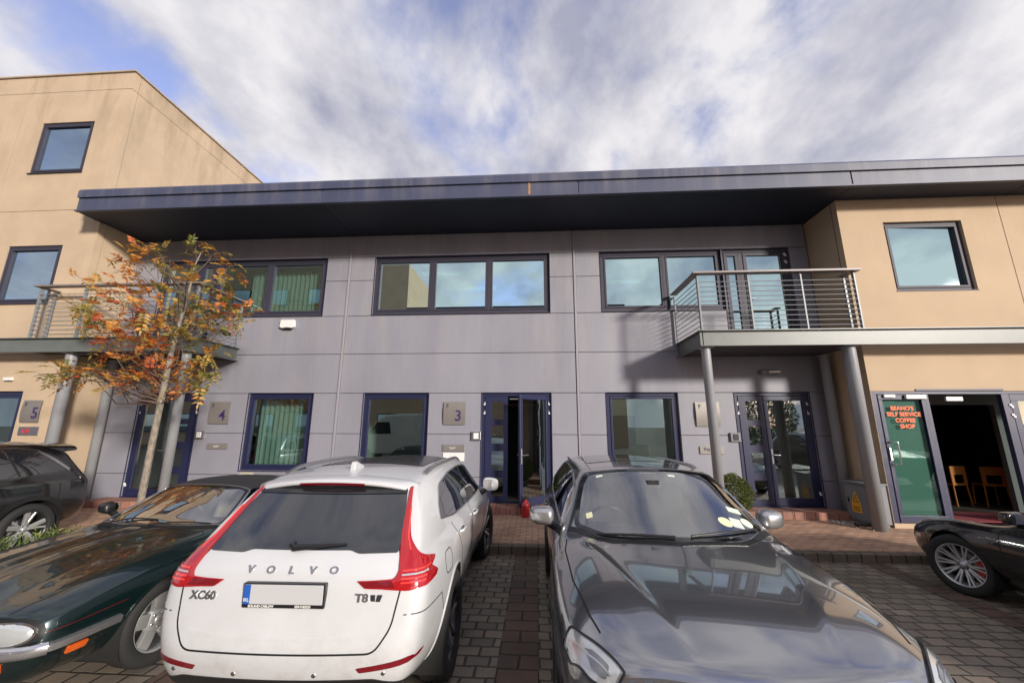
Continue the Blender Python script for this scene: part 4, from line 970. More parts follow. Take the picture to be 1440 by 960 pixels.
def wheel(root, sx, x, y, r, wd, rim_r, style, steer=0., caliper=None, spin=0., name='wheel'):
    """x: outer tyre face; hub with disc as the part, tyre and rim as its sub-parts. Local frame: +x outwards"""
    T = Matrix.Translation((sx*(x-wd/2), y, r)) @ Matrix.Rotation(steer, 4, 'Z') @ Matrix.Diagonal((sx, 1, 1, 1))
    h = wd/2
    b = MB(); b.lathe([(0, -h*.3), (rim_r*.74, -h*.3), (rim_r*.74, -h*.1), (0, -h*.1)], 40); b.lathe([(0, -h*.2), (.075, -h*.2), (.07, h*.45), (0, h*.45)], 24); hub = b.xf(T).build(name, m_disc, root)
    b = MB(); b.lathe([(rim_r*.98, -h), (rim_r+.02, -h*1.0), (r-.03, -h*1.04), (r-.006, -h*.86), (r, -h*.6), (r, h*.6), (r-.006, h*.86), (r-.03, h*1.04), (rim_r+.035, h*1.03), (rim_r+.008, h*.97), (rim_r-.004, h*.86)], 72)
    for g_ in (-.45, -.15, .15, .45): b.lathe([(r+.0005, h*(g_-.035)), (r+.0015, h*(g_-.02)), (r+.0015, h*(g_+.02)), (r+.0005, h*(g_+.035))], 72)
    b.xf(T).build('tyre', m_rubber, hub)
    b = MB(); rr = rim_r
    bm_ = style.get('barrel', m_alu); fm = style.get('face', m_alu)
    b.lathe([(rr*.93, -h*.95), (rr*.90, -h*.3), (rr*.90, h*.55), (rr*.955, h*.78), (rr*1.0, h*.90), (rr*1.012, h*.90), (rr*1.012, h*.80)], 72, m=1)
    if style.get('lip'): b.lathe([(rr*.955, h*.79), (rr*.985, h*.915), (rr*1.006, h*.925), (rr*1.012, h*.91)], 72, m=0)
    rh = style.get('hub', .07)
    b.lathe([(0, h*style.get('hz', .55)), (rh*.45, h*style.get('hz', .55)), (rh*.95, h*(style.get('hz', .55)-.07)), (rh, h*.2)], 36, m=0)
    b.lathe([(0, h*(style.get('hz', .55)+.06)), (.026, h*(style.get('hz', .55)+.055)), (.03, h*(style.get('hz', .55)))], 24, m=1 if style.get('capdark') else 0)
    def spoke(a, w0, w1, z0, z1, m=0, r0=None, r1=None, da=0., t=.035):
        r0 = r0 or rh*.8; r1 = r1 or rr*.965; o = len(b.v); vs = []
        nseg = 5
        for i in range(nseg+1):
            u = i/nseg; rad = r0+(r1-r0)*u; w = w0+(w1-w0)*u; z = z0+(z1-z0)*u+style.get('bow', 0)*math.sin(PI*u); ca = a+da*u
            cy_, cz_ = math.cos(ca), math.sin(ca)
            for (q, zz, ws) in ((-1, -t, 1.), (-1, -.004, 1.), (-.75, 0, 1), (.75, 0, 1), (1, -.004, 1), (1, -t, 1)):
                vs.append((z*h+zz, rad*cy_-q*w/2*cz_, rad*cz_+q*w/2*cy_))
        fs = [(6*i+k, 6*i+k+1, 6*i+6+k+1, 6*i+6+k) for i in range(nseg) for k in range(5)]; fs += [tuple(range(6)), tuple(range(6*nseg+5, 6*nseg-1, -1))]
        b.add(vs, fs, m, False)
    ns = style['n']
    for k in range(ns):
        a = spin+2*PI*k/ns
        for (off, w0, w1, mi, da) in style['sp']: spoke(a+off, w0, w1, style.get('z0', .5), style.get('z1', .78), mi, da=da)
    for k in range(style.get('bolts', 5)):
        a = spin+2*PI*(k+.5)/5; b.lathe([(0, h*(style.get('hz', .55)+.01)), (.010, h*(style.get('hz', .55)+.01)), (.012, h*.3)], 8, 'x', (0, .052*math.cos(a), .052*math.sin(a)), 1)
    b.xf(T).build('rim', [fm, bm_], hub)
    if caliper:
        b = MB(); a0, a1 = caliper[1]; n = 8; vs = []
        for i in range(n+1):
            t = a0+(a1-a0)*i/n; c_, s_ = math.cos(t), math.sin(t)
            for q, xx in ((.52, -h*.5), (.80, -h*.5), (.84, h*.05), (.80, h*.22), (.52, h*.22)): vs.append((xx, rim_r*q*c_, rim_r*q*s_))
        fs = [(5*i+k, 5*i+(k+1) % 5, 5*i+5+(k+1) % 5, 5*i+5+k) for i in range(n) for k in range(5)]+[(0, 1, 2, 3, 4), tuple(range(5*n+4, 5*n-1, -1))]
        b.add(vs, fs, 0, False); b.xf(T).build('brake_caliper', caliper[0], hub)
    return hub
def mirror_pod(root, sx, x, y, z, m_shell, size=(.25, .11, .16), facing=1, foot=True):
    """door mirror: rounded shell, glass on the side away from `facing` nose, foot as sub-part"""
    bm = bmesh.new(); bmesh.ops.create_uvsphere(bm, u_segments=32, v_segments=20, radius=1)
    for v in bm.verts:
        c = v.co; sgn = lambda q, p: math.copysign(abs(q)**p, q)
        c.x = sgn(c.x, .62)*size[0]/2; c.z = sgn(c.z, .62)*size[2]/2; c.y = (sgn(c.y, .8)*size[1]*.9 if c.y > 0 else -abs(c.y)**.35*size[1]*.35)
        c.z *= 1-.14*(c.x*sx/size[0]); c.y -= .06*(c.x*sx/size[0]); c.x *= sx*sx
    b = MB(); bm.verts.index_update(); b.add([v.co+Vector((sx*x, y, z)) for v in bm.verts], [[v.index for v in f.verts] for f in bm.faces], 0, True); bm.free()
    o = b.build('door_mirror', m_shell, root)
    b = MB(); pl = [(sx*x+size[0]*.42*math.copysign(abs(math.cos(t))**.6, math.cos(t)), z+size[2]*.38*math.copysign(abs(math.sin(t))**.6, math.sin(t))) for t in [2*PI*k/28 for k in range(28)]]; b.prism(pl, y-size[1]*.36-.004, y-size[1]*.36+.001, 'y'); b.build('mirror_glass', m_chrome, o)
    if foot: b = MB(); b.tube([(sx*(x-size[0]*.25), y, z-size[2]*.4), (sx*(x-size[0]*.65), y-.0, z-size[2]*.72), (sx*(x-size[0]*.95), y, z-size[2]*.85)], [.035, .032, .04], 10); b.build('mirror_foot', m_black, o)
    return o
def handle(car, sx, y, z, m, parent):
    l, nn = car.hit('R' if sx > 0 else 'L', y, z); b = MB(); pts = [l+Vector((sx*.006, -.11, -.004)), l+Vector((sx*.035, -.09, 0)), l+Vector((sx*.042, 0, .004)), l+Vector((sx*.035, .085, 0)), l+Vector((sx*.004, .11, -.002))]
    b.tube(spline([tuple(p) for p in pts], 4), .013, 10); b.build('door_handle', m, parent)
def tube_on(car, pts, view, r, off, m, name, parent=None, n=8):
    P = []
    for p in spline([(a, c) for a, c in pts], 6): l, nn = car.hit(view, p.x, p.y); P.append(l+nn*off)
    b = MB(); b.tube(P, r, n); return b.build(name, m, parent or car.root)
def letter_on(car, ch, view, a, b2, size, m, parent, name='badge', ext=.004, bold=.002, sx=1.):
    l, nn = car.hit(view, a, b2); X = {'B': Vector((1, 0, 0)), 'F': Vector((-1, 0, 0)), 'R': Vector((0, 1, 0))}[view]; X = (X-nn*X.dot(nn)).normalized(); Y = nn.cross(X); p = l+nn*.004
    Mx = Matrix(((X.x, Y.x, nn.x, 0), (X.y, Y.y, nn.y, 0), (X.z, Y.z, nn.z, 0), (0, 0, 0, 1))); return text(ch, size, p, Mx, m, parent, name, ext, bold=bold, sx=sx)
def frame_ribbon(car, poly, view, wdt, off, m, name, parent=None): return car.ribbon([p[:2] for p in poly], view, wdt, off, m, name, parent, closed=True)
def interior(root, W, yb, yf, zbelt, dash_y, wheel_side, seatm, zs=0, sc_=1.):
    b = MB(); b.cbox(-W, W, dash_y-.30, dash_y+.30, zbelt-.30, zbelt-.07, .05); d = b.build('dashboard', m_blackm, root)
    b = MB(); c = Vector((wheel_side*.37, dash_y-.42, zbelt-.10)); pts = [c+Vector((.19*math.cos(t), .08*math.sin(t), .175*math.sin(t))) for t in [2*PI*k/24 for k in range(25)]]; b.tube(pts, .015, 8)
    b.tube([c+Vector((-.18, 0, 0)), c, c+Vector((.18, 0, 0))], .02, 6); b.tube([c, c+Vector((0, .3, -.12))], .03, 8); b.build('steering_wheel', m_black, d)
    for sx in (-1, 1):
        b = MB(); y = dash_y-.98; b.cbox(sx*.37-.25, sx*.37+.25, y-.05, y+.45, zbelt-.62, zbelt-.42, .06); i0 = len(b.v); b.cbox(sx*.37-.24, sx*.37+.24, -.07, .07, 0, .66, .06); T_ = Matrix.Translation((0, y-.02, zbelt-.50)) @ Matrix.Rotation(R(18), 4, 'X'); b.xf(T_, i0)
        i0 = len(b.v); b.cbox(sx*.37-.12, sx*.37+.12, -.06, .05, .68, .86, .05); b.xf(T_, i0); b.build('seat', seatm, root)
    b = MB(); b.box(-W, W, yb, yf, zbelt-.75, zbelt-.70); b.cbox(-W, W, yb, yb+.12, zbelt-.7, zbelt-.02, .04); b.build('cabin_floor', m_blackm, root)
def lining(car, m):
    """headlining and pillar trim: the inner face of the glazed upper body"""
    zb = car.zlin; fm = car.keep & (car.FC[:, 2] > zb) & (car.FC[:, 1] < car.ylin); used, inv = np.unique(car.F[fm], return_inverse=True); V = car.V[used]-car.N[used]*.022
    b = MB(); b.add(V.tolist(), inv.reshape(-1, 4)[:, ::-1].tolist(), 0, True); return b.build('cabin_lining', m, car.root, fixn=False)
# ------------------------------------------------------------------ white SUV (we see its tail and right side)
def white_suv():
    pm = paint('white paint', (.57, .575, .585), 0, .35, 1., dirt=.55)
    root = empty('parked_car', (-1.535, 2.50, 0), 'white SUV seen from its tail, red lamps and grey alloys, parked in the middle', 'car', 'cars parked in the court', rotz=R(1.6), local=True); root.scale = (.95, 1, 1)
    zf = lambda z: z if z < .78 else .78+(z-.78)*.86
    st = [
     (.06, [(.62,.30,.12),(.755,.42,.03),(.815,.60,.0),(.865,.80,.05),(.865,.98,.08),(.785,1.12,.17),(.625,1.55,.60)], 1.59, .56, {'b': .03}),
     (.20, [(.68,.28,.06),(.815,.40,.0),(.87,.60,.0),(.90,.80,.02),(.89,.98,.04),(.81,1.125,.10),(.64,1.575,.52)], 1.625, .50, {'b': .03}),
     (.60, [(.76,.25),(.88,.38),(.925,.58),(.935,.80),(.91,1.0),(.84,1.13),(.66,1.60,.30)], 1.655, .30, {'b': .03}),
     (1.0, [(.78,.24),(.89,.38),(.945,.58),(.955,.78),(.925,.98),(.855,1.12),(.675,1.61,.12)], 1.665, .12, {'b': .03}),
     (1.5, [(.78,.24),(.875,.38),(.915,.58),(.925,.78),(.915,.98),(.86,1.10),(.68,1.62)], 1.675, 0, {'b': .03}),
     (2.1, [(.78,.24),(.87,.38),(.905,.58),(.92,.78),(.915,.97),(.86,1.08),(.68,1.61)], 1.67, 0, {'b': .03}),
     (2.7, [(.78,.24),(.87,.38),(.905,.58),(.92,.78),(.915,.96),(.86,1.07),(.67,1.59,-.05)], 1.65, .08, {'b': .03}),
     (3.0, [(.78,.24),(.87,.38),(.91,.58),(.92,.78),(.915,.95),(.86,1.06),(.66,1.46,-.05)], 1.54, .12, {'b': .025}),
     (3.35,[(.78,.24),(.88,.38),(.93,.58),(.94,.78),(.925,.94),(.85,1.05),(.72,1.22,-.05)], 1.28, .16, {'b': .02}),
     (3.62,[(.78,.24),(.89,.38),(.95,.58),(.955,.76),(.93,.93),(.84,1.03),(.70,1.08,-.06)], 1.10, .14, {'b': .0}),
     (3.85,[(.78,.24),(.89,.38),(.95,.58),(.955,.76),(.92,.92),(.82,1.01),(.60,1.05)], 1.08, 0, {'b': .0}),
     (4.3, [(.74,.25),(.86,.38),(.91,.58),(.91,.75),(.87,.88),(.76,.96),(.55,.98)], 1.0, 0, {'b': .0}),
     (4.58,[(.62,.27),(.78,.38),(.82,.56),(.80,.74),(.76,.84),(.68,.88),(.5,.89)], .90, .02, {'b': .0})]
    st = [(s_[0], [(q[0], zf(q[1]))+tuple(q[2:]) for q in s_[1]], zf(s_[2]), s_[3], s_[4]) for s_ in st]
    bodymesh.rearcr = [(S2, .35), (S3, .2)]
    V, F, NN = bodymesh(st, [-.06,-.06,-.06,-.06,-.06,-.09,-.06,0], [.06,.1,.11,.1,.09,.07,.05,0], crL=[(S5, 0, 9, .55), (S7, 0, 7, .35), (S4, 1, 9, .25)], crT=[(0, S6, T3, .65), (9, S7, T3, .6)])
    c = Car('w', V, F, NN, root); c.zf = zf
    c.arch(.985, .37, .415); c.arch(3.80, .37, .415)
    # tail-gate, doors, roof glass
    gate = rounded([(-.60,.60),(.60,.60),(.69,.72),(.735,1.0),(.66,1.16),(.61,1.56),(-.61,1.56),(-.66,1.16),(-.735,1.0),(-.69,.72)], .05)
    c.split('tailgate', 'B', gate)
    dr = [(1.32,.50),(2.10,.36),(2.10,1.60),(1.15,1.60),(1.02,1.30),(1.30,.95)]; df = [(2.115,.36),(3.15,.42),(3.30,1.06),(2.75,1.58),(2.115,1.60)]
    for s_ in 'RL': c.split('door', s_, dr); c.split('door', s_, df)
    c.split('bumper', 'B', [(-1,.2),(1,.2),(1,.595),(-1,.595)])
    parts = c.build_body(pm)
    gate_o, body = parts['tailgate'], parts['body']
    b = MB()
    c.ribbon(gate[len(gate)//1-len(gate):], 'B', .010, .0015, mb=b, closed=True)
    for s_ in 'RL':
        c.ribbon([(1.45,.42),(1.32,.62),(1.33,.80),(1.22,.98),(1.12,1.12)], s_, .008, .0015, mb=b); c.ribbon([(2.108,.36),(2.108,1.08)], s_, .008, .0015, mb=b)
        c.ribbon([(3.12,.38),(3.22,.6),(3.30,.9),(3.30,1.05)], s_, .008, .0015, mb=b); c.ribbon([(1.45,.40),(3.12,.38)], s_, .008, .0015, mb=b)
        c.ribbon([(.10,.78),(.5,.76),(.58,.62)], s_, .006, .0015, mb=b)
    c.ribbon(rounded([(.62,.83),(.83,.83),(.83,1.0),(.62,1.0)], .07), 'R', .007, .0015, mb=b, closed=True)
    b.build_each('panel_gap', m_gap, root)
    # black lower bumper and dark rear diffuser
    c.patch(rounded([(-.72,.27),(.72,.27),(.80,.40),(.60,.46),(-.60,.46),(-.80,.40)], .03), 'B', .006, m_black, 'lower_trim')
    # tail glass, spoiler, brake lamp
    tg = rounded([(-.665,1.135),(-.40,1.135),(-.34,1.155),(.34,1.155),(.40,1.135),(.665,1.135),(.645,1.30),(.585,1.535),(-.585,1.535),(-.645,1.30)], .02)
    c.patch(tg, 'B', .004, m_tint, 'rear_window', gate_o, step=.03)
    b = MB(); n = 20; vs = []
    for i in range(n+1):
        t = -1+2*i/n; x = .655*t; l, nn = c.hit('T', x*.98, .72); zz = l.z; yb = .535+.08*t*t; e = abs(t)**6
        vs += [(x, yb, zz-.028-.02*t*t-.02*e), (x, yb+.015, zz-.045-.015*t*t-.02*e), (x, .76, zz-.045), (x, .78, zz+.003), (x, .66, zz+.004-.006*t*t), (x, yb+.02, zz-.010-.016*t*t-.02*e)]
    b.add(vs, [(6*i+k, 6*i+(k+1) % 6, 6*i+6+(k+1) % 6, 6*i+6+k) for i in range(n) for k in range(6)]+[tuple(range(6)), tuple(range(6*n+5, 6*n-1, -1))], 0, True); sp = b.build('spoiler', pm, root)
    b = MB(); vs = []
    for i in range(13):
        t = -1+2*i/12; x = .26*t; l, nn = c.hit('T', x*.98, .72); zz = l.z; yb = .531+.015*t*t; vs += [(x, yb-.004, zz-.031), (x, yb+.008, zz-.050)]
    b.add(vs, [(2*i, 2*i+2, 2*i+3, 2*i+1) for i in range(12)], 0); b.build('brake_lamp', m_redlamp2, sp)
    # black spoiler underside shade strips either side of the glass
    c.patch(rounded([(-.60,1.49),(.60,1.49),(.58,1.545),(-.58,1.545)], .02), 'B', .010, m_frit, 'glass_shade', gate_o)
    # tail lamps
    L1 = [(.600,1.535,.01),(.625,1.54,.01),(.675,1.34,.03),(.72,1.21,.04),(.79,1.13,.02),(.870,1.05,.02),(.870,.94,.02),(.78,.918,.03),(.60,.935,.02),(.50,.94,.01),(.44,.985,.01),(.56,.987,.02),(.675,.992,.02),(.695,1.03,.02),(.675,1.13,.03),(.652,1.22,.05)]
    side = rounded([(.145,.93),(.37,.94),(.41,.965),(.30,1.04),(.155,1.085)], .015)
    for sg, vw in ((1, 'R'), (-1, 'L')):
        pl = rounded(L1, .02, 3); pl = pl if sg > 0 else mirror2(pl)
        c.minx = .42; lamp = c.patch(pl, 'B', .008, m_redlamp, 'tail_lamp', step=.02, bulge=.004)
        c.minx = .82; c.patch(side, vw, .0085, m_redlamp, 'lamp_side', lamp, step=.02); c.minx = .42
        lo = rounded([(.50,.945),(.46,.98),(.66,.982),(.69,.94)], .006, 2); c.patch(lo if sg > 0 else mirror2(lo), 'B', .0135, m_redlamp2, 'lamp_bar', lamp, step=.03)
        for k in range(4):
            z = .965+.022*k; q = [(.72, z), (.86-.0*k, z+.002)]; b = MB(); c.ribbon([(sg*a, zz) for a, zz in q], 'B', .009, .015, mb=b); b.build('lamp_rib', m_redhot if k != 2 else m_lens, lamp)
        b = MB(); c.ribbon([(sg*.66,1.40),(sg*.70,1.22),(sg*.74,1.14)], 'B', .010, .014, mb=b); b.build('lamp_rib', m_redhot, lamp)
        rf = rounded([(.52,.50),(.84,.53),(.86,.545),(.80,.56),(.50,.525)], .008, 2); c.patch(rf if sg > 0 else mirror2(rf), 'B', .005, m_redlamp2, 'rear_reflector', parts.get('bumper'))
        for xx in (.25, .66):
            l, nn = c.hit('B', sg*xx, .49); b = MB(); b.lathe([(0, -.003), (.013, -.003), (.014, 0)], 16, 'y', l); b.build('parking_sensor', m_satin, parts.get('bumper'))
    # recess moulding under the plate, badges, plate
    b = MB(); c.ribbon([(-.62,.70),(-.3,.672),(.3,.672),(.62,.70)], 'B', .012, .003, mb=b); b.build('crease_strip', pm, gate_o)
    for k, ch in enumerate('VOLVO'): letter_on(c, ch, 'B', -.28+.14*k, 1.045, .058, m_satin, gate_o, 'badge', sx=1.25)
    letter_on(c, 'XC60', 'B', -.555, .885, .062, m_satin, gate_o, 'badge', sx=1.2); letter_on(c, 'T8', 'B', .49, .885, .060, m_satin, gate_o, 'badge', sx=1.25)
    l, nn = c.hit('B', .575, .885); b = MB(); b.cbox(l.x-.032, l.x-.002, l.y-.006, l.y, l.z-.018, l.z+.018, .002); b.prism([(l.x+.002, l.z-.018), (l.x+.03, l.z-.018), (l.x+.045, l.z+.018), (l.x+.015, l.z+.018)], l.y-.006, l.y, 'y'); b.build('badge', m_blackl, gate_o)
    l, nn = c.hit('B', 0, .89); y = l.y-.012; b = MB(); b.cbox(-.265, .265, y-.008, y+.03, .822, .958, .006); pf = b.build('plate_holder', m_black, gate_o)
    b = MB(); b.cbox(-.255, .255, y-.012, y-.008, .845, .952, .003); b.build('number_plate', mat('plate white', (.50, .50, .51), .45), pf)
    b = MB(); b.box(-.256, -.215, y-.0135, y-.011, .846, .951); b.build('plate_band', mat('plate blue', (.02, .10, .42), .4), pf)
    text('IRL', .028, (-.2355, y-.015, .868), FACE, m_white, pf, 'lettering', .0008); text('BOLAND CARLOW', .019, (-.14, y-.009, .8335), FACE, m_white, pf, 'lettering', .0012, bold=.0004); text('059-9183333', .019, (.13, y-.009, .8335), FACE, m_white, pf, 'lettering', .0012, bold=.0004)
    b = MB(); l1 = c.hit('B', -.06, 1.175)[0]; l2 = c.hit('B', .30, 1.19)[0]; b.tube([l1+Vector((0, -.02, .02)), l1+Vector((.02, -.03, 0)), l1.lerp(l2, .5)+Vector((0, -.022, 0)), l2+Vector((0, -.012, 0))], [.026, .022, .014, .008], 10); b.build('rear_wiper', m_black, gate_o)
    # side glass
    gp = [(.80,1.235,.04),(1.25,1.165,.1),(2.2,1.115,.1),(3.26,1.08,.02),(3.02,1.30,.1),(2.72,1.50,.12),(2.2,1.555,.2),(1.5,1.55,.2),(1.05,1.49,.08),(.84,1.34,.06)]
    gp = rounded(gp, .04, 5)
    for vw in 'RL':
        g = c.patch(gp, vw, .004, m_tint, 'side_window', step=.04)
        c.ribbon(gp, vw, .014, .009, m_satin, 'window_trim', g, closed=True)
        for a, bb in (((2.13,1.10),(2.10,1.56)), ((1.17,1.17),(1.30,1.53))): c.ribbon([a, bb], vw, .035 if a[0] > 2 else .014, .0065, m_black if a[0] > 2 else m_satin, 'window_post', g)
    for sg in (1, -1):
        mirror_pod(root, sg, 1.02, 3.22, 1.10, pm, (.23, .12, .17)); handle(c, sg, 2.25, .965, pm, root); handle(c, sg, 1.38, 1.0, pm, root)
        P = [(sg*.625, .95), (sg*.64, 1.2), (sg*.645, 1.8), (sg*.64, 2.4), (sg*.625, 2.75)]; q = [c.hit('T', *p)[0]+Vector((0, 0, z)) for p, z in zip(P, (.0, .03, .035, .03, .0))]; b = MB(); b.tube(spline([tuple(v) for v in q], 5), .019, 8); b.build('roof_rail', m_satin, root)
        for y in (.985, 3.80):
            b = MB(); c.ribbon([(y+(.422)*math.cos(t), .37+.422*math.sin(t)) for t in [R(-10)+R(200)*k/30 for k in range(31)]], 'R' if sg > 0 else 'L', .018, .006, mb=b); b.build('arch_lip', pm, root)
    sr = rounded([(-.52,1.30),(.52,1.30),(.50,2.55),(-.50,2.55)], .06); c.patch(sr, 'T', .004, mat('roof glass', (.01, .01, .012), .2, spec=.2), 'sunroof', step=.06)
    l, nn = c.hit('T', 0, .98); b = MB(); b.prism([(.88, l.z-.01), (1.10, l.z), (1.08, l.z+.012), (.93, l.z+.062), (.90, l.z+.055)], -.022, .022, 'x'); b.build('roof_antenna', pm, root, bevel=.012)
    sty = dict(n=5, sp=[(-.16, .045, .028, 0, -.02), (.16, .045, .028, 1, .02)], face=m_alu, barrel=m_aluD, hub=.075, z0=.55, z1=.8, hz=.5)
    for sx in (1, -1):
        wheel(root, sx, .935, .985, .37, .24, .255, sty, spin=.3); wheel(root, sx, .94, 3.80, .37, .24, .255, sty, steer=R(-8), spin=.9)
    c.liner(.985, .37, .415); c.liner(3.80, .37, .415)
    return c
white_suv()

# ------------------------------------------------------------------ grey estate (nose towards us)
def grey_estate():
    pm = paint('grey paint', (.215, .218, .235), .75, .19, 1.)
    pm.node_tree.nodes['Principled BSDF'].inputs['Coat IOR'].default_value = 2.2
    L = 4.80
    root = empty('parked_car', (1.02, 1.88+L, 0), 'grey estate car facing us on the right, silver mirror caps and permits on its windscreen', 'car', 'cars parked in the court', rotz=R(180.0), local=True)
    st = [
     (.08, [(.66,.32,.1),(.82,.44,.04),(.865,.62),(.875,.80,.03),(.85,.96,.06),(.78,1.05,.12),(.55,1.42,.60)], 1.45, .55),
     (.35, [(.74,.28),(.87,.42),(.915,.62),(.92,.80),(.90,.97),(.83,1.06,.05),(.58,1.45,.4)], 1.49, .4),
     (.9, [(.77,.26),(.88,.40),(.93,.60),(.935,.80),(.905,.97),(.84,1.06),(.60,1.475,.1)], 1.52, .1),
     (1.6, [(.77,.25),(.87,.40),(.91,.60),(.925,.80),(.90,.97),(.845,1.055),(.61,1.485)], 1.535, 0),
     (2.3, [(.77,.25),(.87,.40),(.91,.60),(.925,.80),(.90,.965),(.845,1.05),(.615,1.482)], 1.535, 0),
     (2.70, [(.77,.25),(.87,.40),(.91,.60),(.925,.80),(.90,.96),(.845,1.045),(.615,1.46)], 1.51, .06),
     (2.97, [(.77,.25),(.87,.40),(.91,.60),(.925,.79),(.90,.955),(.845,1.04),(.66,1.295)], 1.345, .08),
     (3.20, [(.77,.25),(.88,.40),(.92,.60),(.93,.79),(.905,.95),(.845,1.035),(.72,1.145)], 1.18, .13, {'b': .01}),
     (3.36, [(.77,.25),(.89,.40),(.935,.60),(.94,.785),(.91,.945),(.84,1.02),(.745,1.055,-.03)], 1.085, .15, {'b': .0, 'bz': .0}),
     (3.60, [(.77,.25),(.89,.40),(.945,.60),(.95,.78),(.915,.94),(.825,1.01),(.60,1.045)], 1.065, -.03, {'b': .0, 'bz': .012, 'tz': .004}),
     (4.0, [(.76,.25),(.88,.40),(.94,.60),(.945,.77),(.905,.92),(.80,.985),(.56,1.01)], 1.03, 0, {'b': .0, 'bz': .012, 'tz': .0}),
     (4.40, [(.72,.25),(.85,.40),(.905,.60),(.905,.75),(.865,.87),(.74,.935),(.50,.955)], .975, 0, {'b': .0, 'bz': .012, 'tz': .0}),
     (4.62, [(.64,.26),(.80,.40),(.84,.58),(.83,.72),(.77,.80),(.66,.86),(.44,.885)], .905, .02, {'b': .0})]
    def mod(V):
        # two sharp bonnet creases running from the screen pillars to the grille
        V = V.copy(); y = V[:, 1]; ax = np.abs(V[:, 0]); m = (y > 3.35) & (V[:, 2] > .85)
        yy = np.clip((y-3.40)/1.25, 0, 1); xc = .70-.36*yy**1.0; d = ax-xc; k = np.clip((y-3.40)/.25, 0, 1)*np.clip((4.75-y)/.65, 0, 1)
        V[:, 2] += np.where(m, k*(.016*np.exp(-(d/.045)**2)*(d < 0)+.016*np.exp(-(d/.16)**2)*(d >= 0)), 0)
        return V
    V, F, NN = bodymesh(st, [-.06]*7+[0], [.10,.14,.15,.15,.14,.11,.06,0], crL=[(S5, 0, 8, .5), (S7, 0, 6, .3), (S4, 1, 12, .25), (S5, 8, 11, .35)], crT=[(0, S6, T3, .5), (8, S7, T3, .5), (5, S7, T3, .8)], mod=mod)
    c = Car('g', V, F, NN, root); c.arch(.98, .345, .395); c.arch(3.88, .345, .395)
    ws = rounded([(-.735,3.25,.05),(-.45,3.475,.2),(0,3.53,.2),(.45,3.475,.2),(.735,3.25,.05),(.650,2.87,.1),(.585,2.725,.03),(0,2.775,.1),(-.585,2.725,.03),(-.650,2.87,.1)], .05, 5)
    wsi = rounded([(-.70,3.235,.05),(-.44,3.44,.2),(0,3.49,.2),(.44,3.44,.2),(.70,3.235,.05),(.615,2.885,.1),(.552,2.758,.05),(0,2.805,.1),(-.552,2.758,.05),(-.615,2.885,.1)], .05, 5)
    c.hole('T', rounded([(-.715,3.245),(-.445,3.455),(0,3.508),(.445,3.455),(.715,3.245),(.632,2.878),(.568,2.742),(0,2.79),(-.568,2.742),(-.632,2.878)], .05, 3))
    sw = rounded([(.50,1.16,.04),(1.2,1.10,.1),(2.2,1.09,.1),(3.10,1.085,.02),(2.95,1.24,.1),(2.74,1.36,.1),(2.3,1.43,.2),(1.4,1.44,.2),(.95,1.40,.1),(.62,1.28,.08)], .04, 4)
    sp = rounded([(.58,1.17),(1.2,1.13),(2.2,1.12),(3.03,1.11),(2.90,1.225),(2.68,1.345),(2.3,1.40),(1.4,1.41),(.98,1.37),(.68,1.26)], .04, 3)
    for v in 'RL': c.hole(v, sp)
    hood = [(-.82,3.40),(-.5,3.54),(0,3.58),(.5,3.54),(.82,3.40),(.80,4.0),(.74,4.40),(.60,4.62),(.3,4.70),(-.3,4.70),(-.60,4.62),(-.74,4.40),(-.80,4.0)]
    c.split('bonnet', 'T', hood)
    for v in 'RL': c.split('door', v, [(2.02,.36),(3.02,.42),(3.12,1.05),(2.02,1.05)]); c.split('door', v, [(1.2,.5),(2.0,.36),(2.0,1.05),(1.1,1.05)])
    P = c.build_body(pm); body, bon = P['body'], P['bonnet']; c.zlin = 1.0; c.ylin = 3.5; lining(c, mat('pale headlining', (.26, .25, .24), .9))
    b = MB()
    for sg in (1, -1): c.ribbon([(sg*.80,3.36),(sg*.825,3.55),(sg*.81,4.0),(sg*.755,4.34),(sg*.72,4.46)], 'T', .010, .0015, mb=b)
    for v in 'RL':
        c.ribbon([(2.01,.36),(2.01,1.04)], v, .008, .0015, mb=b); c.ribbon([(3.0,.4),(3.10,.6),(3.14,.9),(3.14,1.02)], v, .008, .0015, mb=b); c.ribbon([(4.27,.55),(4.36,.72),(4.37,.80)], v, .008, .0015, mb=b)
    b.build_each('panel_gap', m_gap, root)
    # windscreen: dark border ring plus glass
    fr = ws; frit = MB()
    g = c.patch(ws, 'T', .002, m_screen, 'windscreen', step=.05, th=.002)
    b = MB(); vs = []
    n = len(ws)
    ring_o = [c.hit('T', *p) for p in ws]; 
    # map inner outline by nearest direction from centre
    cen = Vector((0, 3.02))
    def atang(poly, a):
        d = Vector((math.cos(a), math.sin(a))); best = 0
        for i in range(len(poly)):
            p, q = Vector(poly[i][:2])-cen, Vector(poly[(i+1) % len(poly)][:2])-cen; e = q-p; den = d.x*e.y-d.y*e.x
            if abs(den) < 1e-9: continue
            t = (p.x*e.y-p.y*e.x)/den; u = (p.x*d.y-p.y*d.x)/den
            if t > 0 and -1e-6 <= u <= 1+1e-6: best = max(best, t)
        return cen+d*best
    na = 120
    for i in range(na):
        a = 2*PI*i/na; o_, i_ = atang(ws, a), atang(wsi, a)
        for p in (o_, i_): l, nn = c.hit('T', p.x, p.y); vs.append(l+nn*.0035)
    b.add(vs, [(2*i, 2*((i+1) % na), 2*((i+1) % na)+1, 2*i+1) for i in range(na)], 0, True); b.build('screen_border', m_frit, g)
    c.ribbon([(-.77,3.25),(-.47,3.50),(0,3.56),(.47,3.50),(.77,3.25)], 'T', .05, .004, m_black, 'cowl_panel')
